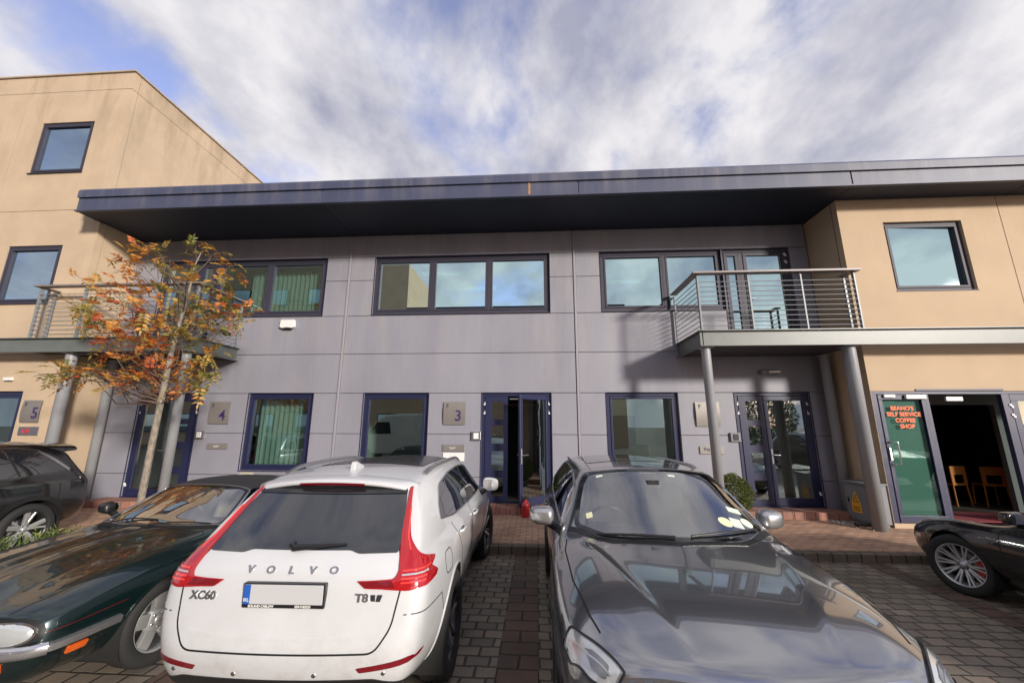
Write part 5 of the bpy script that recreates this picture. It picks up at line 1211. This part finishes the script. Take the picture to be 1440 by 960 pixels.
    for v in 'RL':
        w_ = c.patch(sw, v, .003, glass('side glass', (.22, .25, .27), 2.0, 1.5, .08) if v == 'R' else bpy.data.materials['side glass'], 'side_window', step=.05)
        c.ribbon(sw, v, .016, .008, m_satin, 'window_trim', w_, closed=True); c.ribbon([(2.02,1.10),(2.0,1.43)], v, .05, .007, m_black, 'window_post', w_); c.ribbon([(1.05,1.12),(1.18,1.42)], v, .03, .007, m_black, 'window_post', w_)
    for sg in (1, -1):
        mirror_pod(root, sg, .985, 2.88, 1.115, m_satinpaint, (.215, .12, .155)); handle(c, sg, 2.2, .94, pm, root); handle(c, sg, 1.35, .95, pm, root)
        Pq = [(sg*.58, .85), (sg*.60, 1.1), (sg*.61, 1.7), (sg*.60, 2.2), (sg*.585, 2.42)]; q = [c.hit('T', *p)[0]+Vector((0, 0, z)) for p, z in zip(Pq, (.0, .022, .026, .022, .0))]; b = MB(); b.tube(spline([tuple(v) for v in q], 5), .016, 8); b.build('roof_rail', m_satin, root)
        # black pillar beside the screen
        # headlamps: bright outline, dark inside, light bar
        h = rounded([(.893,4.33,.01),(.85,4.34,.01),(.80,4.43,.03),(.70,4.56,.03),(.64,4.635,.01),(.70,4.65,.02),(.79,4.58,.03),(.865,4.46,.03)], .015, 4); h = h if sg > 0 else mirror2(h)
        hl = c.patch(h, 'T', .005, m_lens, 'headlamp', step=.02, bulge=.004)
        c.ribbon(h, 'T', .010, .012, m_black, 'lamp_seal', hl, closed=True); h2 = rounded([(.80,4.49),(.765,4.52),(.70,4.60),(.72,4.62),(.775,4.57)], .01, 3); c.patch(h2 if sg > 0 else mirror2(h2), 'T', .0115, m_lensg, 'lamp_inner', hl, step=.02)
        c.ribbon([(sg*.868,4.37),(sg*.84,4.43),(sg*.78,4.53),(sg*.70,4.62)], 'T', .008, .013, m_satin, 'light_bar', hl)
        h3 = rounded([(4.30,.66,.01),(4.36,.80,.02),(4.50,.785,.02),(4.64,.74,.02),(4.64,.64,.02),(4.5,.62,.02)], .02); c.patch(h3, 'R' if sg > 0 else 'L', .005, m_lensg, 'headlamp_side', hl, step=.03)
        for y in (.98, 3.88):
            b = MB(); c.ribbon([(y+.415*math.cos(t), .345+.415*math.sin(t)) for t in [R(-8)+R(196)*k/30 for k in range(31)]], 'R' if sg > 0 else 'L', .045, .008, mb=b); b.build('arch_trim', m_black, root)
        b = MB(); pts = [(sg*.30, 3.50), (sg*.05 if sg > 0 else -.05-.0, 3.44), (sg*-.40, 3.36)]
    sr = rounded([(-.50,1.2),(.50,1.2),(.48,2.2),(-.48,2.2)], .05); c.patch(sr, 'T', .004, m_tint, 'sunroof', step=.06)
    c.patch(rounded([(-.40,.42),(.40,.42),(.46,.62),(.40,.78),(-.40,.78),(-.46,.62)], .04), 'F', .006, m_black, 'grille')
    # wipers
    for a, bb in (((-.66,3.30),(-.10,3.485)), ((.02,3.50),(.58,3.39))):
        q = [c.hit('T', *a)[0]+Vector((0, 0, .02)), c.hit('T', (a[0]+bb[0])/2, (a[1]+bb[1])/2+.02)[0]+Vector((0, 0, .022)), c.hit('T', *bb)[0]+Vector((0, 0, .018))]; b = MB(); b.tube(spline([tuple(v) for v in q], 5), .009, 6); b.build('wiper', m_black, root)
    # permits and tax discs low in the corner of the screen (car's left = our right), notes along the top
    def sticker(x, y, w_, h_, m, rnd_=.005, circ=False):
        pl = [(x+w_/2*math.cos(t), y+h_/2*math.sin(t)) for t in [2*PI*k/20 for k in range(20)]] if circ else rounded([(x-w_/2,y-h_/2),(x+w_/2,y-h_/2),(x+w_/2,y+h_/2),(x-w_/2,y+h_/2)], rnd_, 2)
        c.patch(pl, 'T', .0038, m, 'windscreen_sticker', g, step=.03, th=-.002)
    mst = mat('sticker paper', (.62, .72, .60), .6); msty = mat('sticker yellow', (.70, .70, .45), .6)
    sticker(-.44, 3.28, .105, .085, msty, circ=True); sticker(-.53, 3.265, .08, .085, mst); sticker(-.62, 3.235, .085, .08, mst, circ=True); sticker(-.575, 3.13, .10, .05, mst); sticker(.60, 3.19, .05, .05, msty); sticker(.45, 2.80, .06, .02, mst); sticker(-.19, 2.84, .06, .02, mst)
    b = MB(); l = c.hit('T', 0, 2.88)[0]; b.prism([(-.09, 2.80), (.09, 2.80), (.05, 2.95), (-.05, 2.95)], l.z-.05, l.z-.015, 'z'); b.cbox(-.11, .11, 2.75, 2.78, l.z-.11, l.z-.05, .012); b.build('inner_mirror', m_black, root)
    interior(root, .68, .4, 3.3, 1.08, 3.02, -1 if False else 1, m_seat)
    sty = dict(n=5, sp=[(-.12, .05, .03, 0, 0), (.12, .05, .03, 0, 0)], hub=.07)
    for sx in (1, -1): wheel(root, sx, .925, .98, .345, .235, .24, sty); wheel(root, sx, .925, 3.88, .345, .235, .24, sty)
    c.liner(.98, .345, .395); c.liner(3.88, .345, .395)
    return c
m_satinpaint = paint('silver mirror paint', (.50, .50, .50), .8, .3, 1.)
grey_estate()
# ------------------------------------------------------------------ dark green classic coupe (nose towards us, left)
def screen_border(c, ws, wsi, cen, g, m=None):
    cen = Vector(cen)
    def at(poly, a):
        d = Vector((math.cos(a), math.sin(a))); best = 0
        for i in range(len(poly)):
            p, q = Vector(poly[i][:2])-cen, Vector(poly[(i+1) % len(poly)][:2])-cen; e = q-p; den = d.x*e.y-d.y*e.x
            if abs(den) < 1e-9: continue
            t = (p.x*e.y-p.y*e.x)/den; u = (p.x*d.y-p.y*d.x)/den
            if t > 0 and -1e-6 <= u <= 1+1e-6: best = max(best, t)
        return cen+d*best
    b = MB(); vs = []; na = 120
    for i in range(na):
        a = 2*PI*i/na
        for p in (at(ws, a), at(wsi, a)): l, nn = c.hit('T', p.x, p.y); vs.append(l+nn*.0035)
    b.add(vs, [(2*i, 2*((i+1) % na), 2*((i+1) % na)+1, 2*i+1) for i in range(na)], 0, True); b.build('screen_border', m or m_frit, g)
m_bump = mat('bright bumper', (.62, .62, .64), .12, metal=.85, coat=1.)
def green_coupe():
    pm = paint('dark green paint', (.006, .020, .021), .5, .30, 1.)
    L = 4.77
    root = empty('parked_car', (-3.83, 7.26, 0), 'dark green classic coupe with oval headlamps and chrome bumper facing us at the left', 'car', 'cars parked in the court', rotz=R(178), local=True)
    st = [
     (.10, [(.60,.30),(.74,.40),(.79,.56),(.79,.72),(.75,.82),(.68,.87),(.48,.885)], .89, 0, {'b': 0}),
     (.80, [(.70,.22),(.82,.36),(.87,.54),(.885,.70),(.84,.82),(.76,.875),(.55,.94)], .96, 0, {'b': 0}),
     (1.3, [(.72,.21),(.82,.36),(.87,.54),(.89,.70),(.85,.82),(.77,.87),(.56,1.06)], 1.10, 0),
     (1.7, [(.72,.21),(.82,.36),(.87,.54),(.89,.70),(.85,.82),(.77,.86),(.55,1.185)], 1.235, 0),
     (2.2, [(.72,.21),(.82,.36),(.87,.54),(.89,.70),(.85,.815),(.77,.86),(.55,1.21)], 1.26, 0),
     (2.50,[(.72,.21),(.82,.36),(.87,.54),(.89,.70),(.85,.81),(.77,.855),(.555,1.185)], 1.235, .04),
     (2.80,[(.72,.21),(.82,.36),(.87,.54),(.89,.70),(.85,.81),(.775,.85),(.625,1.03)], 1.07, .07),
     (3.06,[(.72,.21),(.82,.36),(.87,.54),(.89,.69),(.85,.80),(.77,.845),(.69,.885)], .92, .10, {'b': 0}),
     (3.20,[(.72,.21),(.83,.36),(.88,.54),(.895,.69),(.85,.80),(.76,.845),(.56,.875)], .90, 0, {'b': 0, 'tz': .0}),
     (3.70,[(.70,.21),(.83,.36),(.885,.54),(.90,.68),(.85,.785),(.745,.83),(.52,.855)], .885, 0, {'b': 0, 'tz': .008}),
     (4.15,[(.68,.22),(.81,.36),(.865,.52),(.875,.64),(.835,.735),(.73,.785),(.50,.81)], .84, 0, {'b': 0, 'tz': .008}),
     (4.44,[(.66,.24),(.79,.35),(.85,.48),(.865,.60),(.835,.685),(.73,.735),(.48,.755)], .78, 0, {'b': 0, 'tz': .006}),
     (4.60,[(.63,.27),(.765,.36),(.82,.46),(.835,.56),(.81,.64),(.71,.69),(.45,.705)], .72, 0, {'b': 0})]
    def mod(V):
        V = V.copy(); y, ax = V[:, 1], np.abs(V[:, 0]); k = np.clip((y-3.2)/.3, 0, 1)*np.clip((4.7-y)/.3, 0, 1)*(V[:, 2] > .7)
        V[:, 2] += k*(.022*np.exp(-((ax-.16)/.09)**2)-.008*np.exp(-((ax-.40)/.08)**2)); return V
    bodymesh.frontcr = [(S5, .3)]
    V, F, NN = bodymesh(st, [-.06]*7+[0], [.06,.08,.09,.09,.08,.06,.03,0], crL=[(S4, 0, 12, .45), (S3, 1, 12, .15), (S5, 1, 8, .5)], crT=[(8, S6, T3, .5), (5, S7, T3, .3)], mod=mod)
    c = Car('j', V, F, NN, root); wy = 3.75; c.arch(wy, .32, .355); c.arch(1.16, .32, .355)
    ws = rounded([(-.685,3.07,.04),(-.35,3.185,.2),(0,3.215,.2),(.35,3.185,.2),(.685,3.07,.04),(.615,2.78,.1),(.54,2.545,.03),(0,2.60,.2),(-.54,2.545,.03),(-.615,2.78,.1)], .04, 4)
    wsi = rounded([(-.655,3.06,.04),(-.34,3.165,.2),(0,3.195,.2),(.34,3.165,.2),(.655,3.06,.04),(.585,2.78,.1),(.51,2.58,.03),(0,2.63,.2),(-.51,2.58,.03),(-.585,2.78,.1)], .04, 4)
    c.hole('T', rounded([(-.665,3.055),(-.34,3.175),(0,3.205),(.34,3.175),(.665,3.055),(.595,2.78),(.52,2.57),(0,2.62),(-.52,2.57),(-.595,2.78)], .04, 3))
    sw = rounded([(1.35,.90),(3.0,.885),(2.78,1.02),(2.52,1.155),(1.75,1.165),(1.45,1.05)], .05)
    for v in 'RL': c.hole(v, rounded([(1.45,.93),(2.88,.915),(2.72,1.02),(2.5,1.12),(1.8,1.13),(1.5,1.03)], .04))
    c.split('soft_top', 'T', [(-.66,.95),(.66,.95),(.64,1.7),(.60,2.5),(.55,2.55),(0,2.60),(-.55,2.55),(-.60,2.5),(-.64,1.7)])
    for v in 'RL': c.split('soft_top', v, [(.95,.98),(1.5,.9),(1.72,1.10),(2.5,1.15),(2.55,1.30),(.9,1.30)]); c.split('door', v, [(1.75,.3),(3.02,.3),(3.08,.83),(1.75,.84)])
    c.split('bonnet', 'T', [(-.70,3.22),(.70,3.22),(.69,3.9),(.64,4.5),(.3,4.66),(-.3,4.66),(-.64,4.5),(-.69,3.9)])
    P = c.build_body(pm, {'soft_top': mat('soft top cloth', (.016, .016, .018), .8)}); c.zlin = .85; c.ylin = 3.2; lining(c, m_blackm)
    b = MB()
    for sg in (1, -1): c.ribbon([(sg*.60,3.22),(sg*.70,3.30),(sg*.69,3.9),(sg*.64,4.45),(sg*.58,4.62)], 'T', .008, .0012, mb=b)
    for v in 'RL': c.ribbon([(3.06,.28),(3.04,.6),(3.06,.84)], v, .008, .0012, mb=b); c.ribbon([(1.76,.30),(1.76,.84)], v, .008, .0012, mb=b)
    b.build_each('panel_gap', m_gap, root)
    g = c.patch(ws, 'T', .002, m_screen, 'windscreen', step=.05, th=.002); screen_border(c, ws, wsi, (0, 2.88), g, m_black); c.ribbon(ws, 'T', .018, .006, m_satin, 'screen_trim', g, closed=True)
    for v in 'RL': c.patch(sw, v, .003, bpy.data.materials['side glass'], 'side_window', step=.05)
    c.ribbon([(-.66,3.13),(-.3,3.235),(.3,3.235),(.66,3.13)], 'T', .05, .003, m_black, 'cowl_panel')
    for sg in (1, -1):
        v = 'R' if sg > 0 else 'L'
        ov = [(sg*.615+.165*math.copysign(abs(math.cos(t))**.8, math.cos(t)), .595+.060*math.copysign(abs(math.sin(t))**.85, math.sin(t))) for t in [2*PI*k/36 for k in range(36)]]
        big = [(sg*.615+.195*math.copysign(abs(math.cos(t))**.8, math.cos(t)), .595+.080*math.copysign(abs(math.sin(t))**.85, math.sin(t))) for t in [2*PI*k/36 for k in range(36)]]
        hs_ = c.patch(big, 'F', .010, m_black, 'headlamp', step=.03); c.patch(ov, 'F', .018, m_lens, 'lens', hs_, step=.025, bulge=.022); c.ribbon(ov, 'F', .013, .022, m_chrome, 'lamp_rim', hs_, closed=True)
        am = rounded([(4.30,.395),(4.42,.40),(4.42,.445),(4.30,.44)], .01); c.patch(am, v, .010, m_amber, 'side_marker', step=.03, bulge=.006)
        am2 = rounded([(.42,.375),(.64,.375),(.64,.435),(.42,.435)], .012); c.patch(am2 if sg > 0 else mirror2(am2), 'F', .012, m_amber, 'indicator', step=.03, bulge=.006)
        b = MB(); c.ribbon([(4.13,.50),(4.3,.50),(4.5,.50),(4.66,.50)], v, .046, .030, mb=b); b.build('side_bumper', m_bump, root)
        b = MB(); c.ribbon([(4.14,.60),(3.2,.645),(1.8,.66)] if False else [(4.60,.585),(4.2,.605),(4.10,.61)], v, .003, .002, mb=b); b.build('coach_line', m_redlamp2, root)
        b = MB(); c.ribbon([(wy+.36*math.cos(t), .32+.36*math.sin(t)) for t in [R(-6)+R(192)*k/30 for k in range(31)]], v, .016, .006, mb=b); b.build('arch_lip', pm, root)
        mirror_pod(root, sg, .90, 2.86, .985, m_black, (.19, .10, .12))
    # chrome bumper bar across the nose
    b = MB(); vs = []; n = 40
    for i in range(n+1):
        t = -1+2*i/n; x = t*.82; l, nn = c.hit('F', x, .50)
        o_ = nn*.05; 
        for dz, k in ((-.035, .2), (-.035, .8), (-.012, 1.), (.015, 1.), (.034, .8), (.036, .2)): q = l+nn*(.055*k); vs.append((q.x, q.y, .50+dz))
    b.add(vs, [(6*i+k, 6*i+(k+1) % 6, 6*i+6+(k+1) % 6, 6*i+6+k) for i in range(n) for k in range(6)], 0, True); b.build('front_bumper', m_bump, root)
    c.patch(rounded([(-.28,.53),(.28,.53),(.26,.64),(-.26,.64)], .03), 'F', .006, m_black, 'grille')
    for a, m_, e_ in (((.56, 3.20), (.30, 3.13), (-.02, 3.14)), ((-.02, 3.24), (-.30, 3.16), (-.58, 3.10))):
        q = [c.hit('T', *p)[0]+Vector((0, 0, z)) for p, z in ((a, .015), (m_, .02), (e_, .012))]; b = MB(); b.tube(spline([tuple(v) for v in q], 5), .007, 6); b.build('wiper', m_black, root)
    interior(root, .60, 1.2, 3.0, .90, 2.75, 1, m_seatb)
    sty = dict(face=m_silverrim, n=5, sp=[(0, .10, .105, 0, .0)], hub=.10, z0=.52, z1=.62, hz=.52, lip=True, bow=.06)
    for sx in (1, -1): wheel(root, sx, .865, wy, .32, .225, .215, sty, steer=R(-4), spin=.25); wheel(root, sx, .865, 1.16, .32, .225, .215, sty)
    c.liner(wy, .32, .355); c.liner(1.16, .32, .355)
m_silverrim = mat('silver rim', (.62, .62, .62), .35, .7)
green_coupe()

# ------------------------------------------------------------------ black SUV (only its tail end is in the picture, far left)
def black_suv():
    pm = paint('black paint', (.006, .006, .007), .1, .30, 1.)
    root = empty('parked_car', (-8.52, 6.80, 0), 'black SUV cut off by the left edge, silver strip on its rear pillar', 'car', 'cars parked in the court', rotz=R(180), local=True)
    st = [
     (.08, [(.62,.34,.12),(.78,.46,.04),(.83,.62,.0),(.84,.82,.05),(.83,1.0,.06),(.76,1.10,.12),(.56,1.50,.38)], 1.54, .34),
     (.28, [(.72,.30,.04),(.86,.42),(.895,.62),(.90,.82),(.88,1.01,.03),(.81,1.11,.08),(.59,1.54,.28)], 1.60, .26),
     (.75, [(.78,.27),(.88,.40),(.925,.60),(.93,.82),(.905,1.01),(.84,1.12),(.63,1.575,.1)], 1.63, .1),
     (1.3, [(.78,.26),(.88,.40),(.92,.60),(.925,.82),(.905,1.0),(.85,1.10),(.65,1.59)], 1.645, 0),
     (2.0, [(.78,.26),(.87,.40),(.91,.60),(.92,.80),(.905,.98),(.855,1.07),(.66,1.59)], 1.645, 0),
     (2.7, [(.78,.26),(.87,.40),(.91,.60),(.92,.80),(.905,.96),(.855,1.05),(.65,1.55)], 1.60, .05),
     (3.2, [(.78,.26),(.88,.40),(.92,.60),(.93,.80),(.91,.95),(.85,1.04),(.70,1.25)], 1.30, .12),
     (3.5, [(.78,.26),(.89,.40),(.93,.60),(.935,.78),(.90,.94),(.83,1.03),(.68,1.07)], 1.10, .10),
     (4.0, [(.74,.27),(.87,.40),(.91,.60),(.91,.76),(.87,.90),(.78,.98),(.55,1.0)], 1.02, 0, {'b': 0}),
     (4.55,[(.60,.28),(.76,.40),(.80,.56),(.80,.72),(.75,.84),(.68,.90),(.5,.91)], .93, .02, {'b': 0})]
    V, F, NN = bodymesh(st, [-.07]*7+[0], [.1]*7+[0], crL=[(S5, 0, 8, .5), (S4, 0, 8, .45), (S2, 0, 8, .2)], crT=[(0, S6, T3, .5)])
    c = Car('p', V, F, NN, root); c.arch(.95, .36, .41); c.arch(3.79, .36, .41)
    for v in 'RL': c.split('door', v, [(1.30,.5),(2.05,.36),(2.05,1.07),(1.15,1.07)])
    c.split('tailgate', 'B', [(-.66,.62),(.66,.62),(.70,1.1),(.52,1.56),(-.52,1.56),(-.70,1.1)]); P = c.build_body(pm)
    b = MB()
    for v in 'RL': c.ribbon([(1.48,.45),(1.34,.66),(1.30,.85),(1.16,1.05)], v, .008, .0015, mb=b); c.ribbon([(2.05,.36),(2.05,1.06)], v, .008, .0015, mb=b); c.ribbon([(.12,.66),(.50,.64),(.57,.55)], v, .007, .0015, mb=b)
    b.build_each('panel_gap', m_gap, root)
    gp = rounded([(.46,1.17,.04),(1.2,1.12,.1),(3.15,1.09,.03),(2.9,1.30,.1),(2.6,1.47,.1),(2.0,1.53,.2),(1.2,1.53,.2),(.80,1.47,.08),(.60,1.30,.1)], .04, 4)
    for v in 'RL':
        g = c.patch(gp, v, .004, m_tint, 'side_window', step=.05)
        b = MB(); c.ribbon([(1.5,1.545),(1.1,1.535),(.84,1.485)], v, .018, .008, mb=b); c.ribbon([(.86,1.475),(.66,1.33),(.47,1.165)], v, .045, .008, mb=b); b.build_each('pillar_strip', m_satin, g)
        c.ribbon([(1.13,1.13),(1.28,1.52)], v, .03, .007, m_black, 'window_post', g)
        for y in (.95, 3.79):
            b = MB(); c.ribbon([(y+.445*math.cos(t), .36+.445*math.sin(t)) for t in [R(-10)+R(200)*k/30 for k in range(31)]], v, .075, .010, mb=b); b.build('arch_trim', m_black, root)
        lp = rounded([(.10,1.0),(.34,1.04),(.30,.93),(.10,.90)], .01); c.patch(lp, v, .006, m_frit, 'lamp_side', step=.03)
        b = MB(); c.ribbon([(.9,.90),(1.05,.905),(1.2,.90)], v, .012, .004, mb=b); b.build('body_crease', m_satin if False else pm, root)
    c.patch(rounded([(-.82,.92),(.82,.92),(.82,1.02),(-.82,1.02)], .02), 'B', .006, m_redlamp2, 'tail_lamp'); c.patch(rounded([(-.60,1.12),(.60,1.12),(.50,1.46),(-.50,1.46)], .04), 'B', .004, m_tint, 'rear_window', P.get('tailgate'))
    b = MB(); n = 16; vs = []
    for i in range(n+1):
        t = -1+2*i/n; x = .60*t; zz = c.hit('T', x*.97, .60)[0].z; yb = .20+.06*t*t
        vs += [(x, yb, zz-.02), (x, yb+.01, zz-.055), (x, .62, zz-.08), (x, .66, zz+.004)]
    b.add(vs, [(4*i+k, 4*i+(k+1) % 4, 4*i+4+(k+1) % 4, 4*i+4+k) for i in range(n) for k in range(4)]+[(0, 1, 2, 3), tuple(range(4*n+3, 4*n-1, -1))], 0, False); b.build('spoiler', pm, root)
    for sg in (1, -1): mirror_pod(root, sg, 1.0, 3.0, 1.12, pm); handle(c, sg, 1.45, .99, pm, root)
    sty = dict(n=5, sp=[(-.13, .050, .062, 0, -.05), (.17, .030, .03, 0, .05)], face=m_silverrim, barrel=m_aluD, hub=.07, z0=.55, z1=.80)
    for sx in (1, -1): wheel(root, sx, .93, .95, .36, .235, .25, sty, spin=.45); wheel(root, sx, .93, 3.79, .36, .235, .25, sty)
    c.liner(.95, .36, .41); c.liner(3.79, .36, .41)
black_suv()

# ------------------------------------------------------------------ black sports car (front wheel and nose at the right edge)
def sports_car():
    pm = paint('black sports paint', (.008, .008, .010), .2, .25, 1.)
    root = empty('parked_car', (5.80, 1.93, 0), 'low black sports car cut off by the right edge, many-spoked silver wheel with red caliper', 'car', 'cars parked in the court', rotz=0, local=True)
    st = [
     (.20, [(.60,.30),(.76,.42),(.82,.56),(.83,.70),(.77,.80),(.66,.84),(.4,.85)], .86, 0, {'b': 0}),
     (.85, [(.70,.20),(.84,.32),(.90,.52),(.905,.70),(.86,.84),(.74,.92),(.46,1.0)], 1.03, 0),
     (1.4, [(.70,.18),(.82,.30),(.88,.50),(.89,.68),(.85,.82),(.76,.90),(.50,1.16)], 1.19, 0),
     (1.9, [(.70,.18),(.81,.30),(.86,.50),(.87,.68),(.84,.81),(.77,.87),(.53,1.235)], 1.29, 0),
     (2.3, [(.70,.18),(.81,.30),(.86,.50),(.87,.66),(.84,.79),(.77,.85),(.53,1.235)], 1.29, 0),
     (2.6, [(.70,.18),(.81,.30),(.87,.50),(.88,.65),(.85,.78),(.77,.84),(.585,1.08)], 1.15, .05),
     (2.9, [(.70,.18),(.82,.30),(.885,.50),(.895,.65),(.86,.78),(.775,.835),(.67,.90)], .95, .12, {'b': 0}),
     (3.1, [(.70,.18),(.82,.30),(.89,.48),(.905,.64),(.87,.775),(.78,.83),(.60,.82)], .85, 0, {'b': 0}),
     (3.46,[(.70,.18),(.83,.30),(.895,.48),(.91,.62),(.875,.76),(.77,.825),(.56,.76)], .765, 0, {'b': 0}),
     (3.80,[(.68,.18),(.80,.28),(.86,.44),(.875,.58),(.84,.70),(.74,.77),(.54,.71)], .70, 0, {'b': 0}),
     (4.08,[(.60,.18),(.72,.27),(.775,.40),(.785,.52),(.76,.62),(.68,.68),(.5,.645)], .635, 0, {'b': 0}),
     (4.25,[(.48,.20),(.60,.27),(.65,.37),(.66,.47),(.64,.55),(.58,.59),(.45,.58)], .575, 0, {'b': 0})]
    V, F, NN = bodymesh(st, [-.1]*7+[0], [.10,.14,.16,.17,.16,.13,.08,0], crL=[(S5, 3, 7, .5)], crT=[(7, S6, T3, .4)])
    c = Car('s', V, F, NN, root); wy = 3.46; c.arch(wy, .322, .362); c.arch(1.1, .335, .375)
    for v in 'RL': c.split('door', v, [(1.75,.3),(2.85,.25),(2.98,.80),(1.8,.84)])
    P = c.build_body(pm)
    b = MB()
    for v in 'RL': c.ribbon([(2.84,.25),(2.93,.5),(2.97,.80)], v, .008, .0012, mb=b); c.ribbon([(3.82,.30),(3.84,.55),(3.90,.66)], v, .007, .0012, mb=b)
    c.ribbon([(-.62,3.14),(-.58,3.6),(-.50,4.0),(-.3,4.22),(0,4.28),(.3,4.22),(.50,4.0),(.58,3.6),(.62,3.14)], 'T', .008, .0012, mb=b); b.build_each('panel_gap', m_gap, root)
    ws = rounded([(-.66,2.92,.05),(0,3.07,.3),(.66,2.92,.05),(.60,2.62,.1),(.52,2.40,.05),(0,2.46,.2),(-.52,2.40,.05),(-.60,2.62,.1)], .05); c.patch(ws, 'T', .004, m_tint, 'windscreen', step=.05)
    gp = rounded([(1.15,.93),(2.78,.885),(2.66,1.0),(2.35,1.19),(1.9,1.21),(1.4,1.10)], .05)
    for v in 'RL':
        sg = 1 if v == 'R' else -1
        g = c.patch(gp, v, .004, m_tint, 'side_window', step=.05)
        c.patch(rounded([(3.93,.50),(4.06,.50),(4.05,.535),(3.93,.545)], .008), v, .006, m_lens, 'side_marker', step=.03)
        ov = [(sg*.63+.105*math.cos(t), 3.93+.15*math.sin(t)) for t in [2*PI*k/28 for k in range(28)]]; c.patch(ov, 'T', .006, m_lens, 'headlamp', step=.03, bulge=.012)
        mirror_pod(root, sg, .93, 2.72, .98, pm, (.2, .11, .13)); handle(c, sg, 1.95, .74, pm, root)
        b = MB(); c.ribbon([(wy+.366*math.cos(t),   .322+.366*math.sin(t)) for t in [R(-8)+R(196)*k/30 for k in range(31)]], v, .012, .005, mb=b); b.build('arch_lip', pm, root)
        b = MB(); b.tube([(sg*.84, 1.6, .22), (sg*.85, 2.9, .22)], .03, 8); b.build('sill', m_black, root)
    sty = dict(n=10, sp=[(-.085, .022, .017, 0, -.02), (.085, .022, .017, 0, .02)], face=m_silverrim, barrel=m_alu, hub=.07, z0=.45, z1=.80, hz=.45, lip=True, bolts=5)
    cal = (mat('caliper red', (.55, .02, .02), .35, coat=.6), (R(150), R(215)))
    wheel(root, -1, .905, wy, .322, .235, .224, sty, steer=R(18), caliper=cal); wheel(root, 1, .905, wy, .322, .235, .224, sty, steer=R(18), caliper=cal)
    for sx in (1, -1): wheel(root, sx, .91, 1.1, .335, .26, .255, sty)
    c.liner(wy, .322, .362); c.liner(1.1, .335, .375)
sports_car()
# ================================================================== BEHIND THE PHOTOGRAPHER (mirrored in doors and windows)
def copy_tree(o, parent=None):
    c = o.copy(); col.objects.link(c); c.parent = parent
    for ch in list(o.children): copy_tree(ch, c)
    return c
cars = {o['label'].split()[0]+o['label'].split()[1]: o for o in col.objects if o.type == 'EMPTY' and o.get('category') == 'car'}
for key, loc, rz, lab in (('blackSUV', (12.0, -2.5, 0), 0, 'black SUV parked across the court, mirrored in the double door under the right balcony'),
                          ('greyestate', (9.2, -7.0, 0), 0, 'grey estate car parked across the court, mirrored in the double door'),
                          ('whiteSUV', (-12.5, -3.2, 0), 180, 'white SUV parked across the court, mirrored in the door behind the tree')):
    c = copy_tree(cars[key]); c.location = loc; c.rotation_euler.z = R(rz); c['label'] = lab; c['group'] = 'cars parked across the court'
e = empty('panel_van', (-7.5, -4.5, 0), 'white panel van across the court, mirrored in the window left of the open door', 'van')
pv = paint('van white', (.62, .62, .62), 0, .4, 1.)
prof = [(-10.3,.35),(-10.35,1.0),(-10.2,1.15),(-9.5,1.35),(-8.8,2.15),(-8.4,2.4),(-7.6,2.52),(-5.0,2.5),(-4.95,.35)]
b = MB(); b.prism(prof, -5.4, -3.5, 'y'); vb = b.build('body', pv, e, bevel=.09)
b = MB(); b.prism([(-9.35,1.42),(-8.80,2.05),(-8.1,2.05),(-8.0,1.42)], -3.492, -3.488, 'y'); b.build('side_window', m_tint, vb)
b = MB(); b.prism([(-9.5,1.40),(-8.82,2.18),(-8.80,2.17),(-9.48,1.39)], -5.2, -3.7, 'y'); b.build('windscreen', m_tint, vb)
for x0 in (-7.9, -6.4): b = MB(); b.box(x0, x0+1.3, -3.497, -3.49, 1.35, 2.1); b.build('side_panel', pv, vb)
for x in (-9.4, -5.9):
    for y0, y1 in ((-5.42, -5.2), (-3.7, -3.48)): b = MB(); b.lathe([(0, y0), (.2, y0), (.34, y0+.02), (.35, y0+.06), (.35, y1-.06), (.34, y1-.02), (.2, y1), (0, y1)], 32, 'y', (x, 0, .35)); b.build('wheel', m_rubber, e)
bush('evergreen_tree', (14.5, -8.5, 2.4), 1.7, 'dark evergreen tree across the court, mirrored in the double door', 'tree', [(.02, .035, .012), (.05, .08, .02), (.09, .12, .03)], 5000, .16, 1.2)
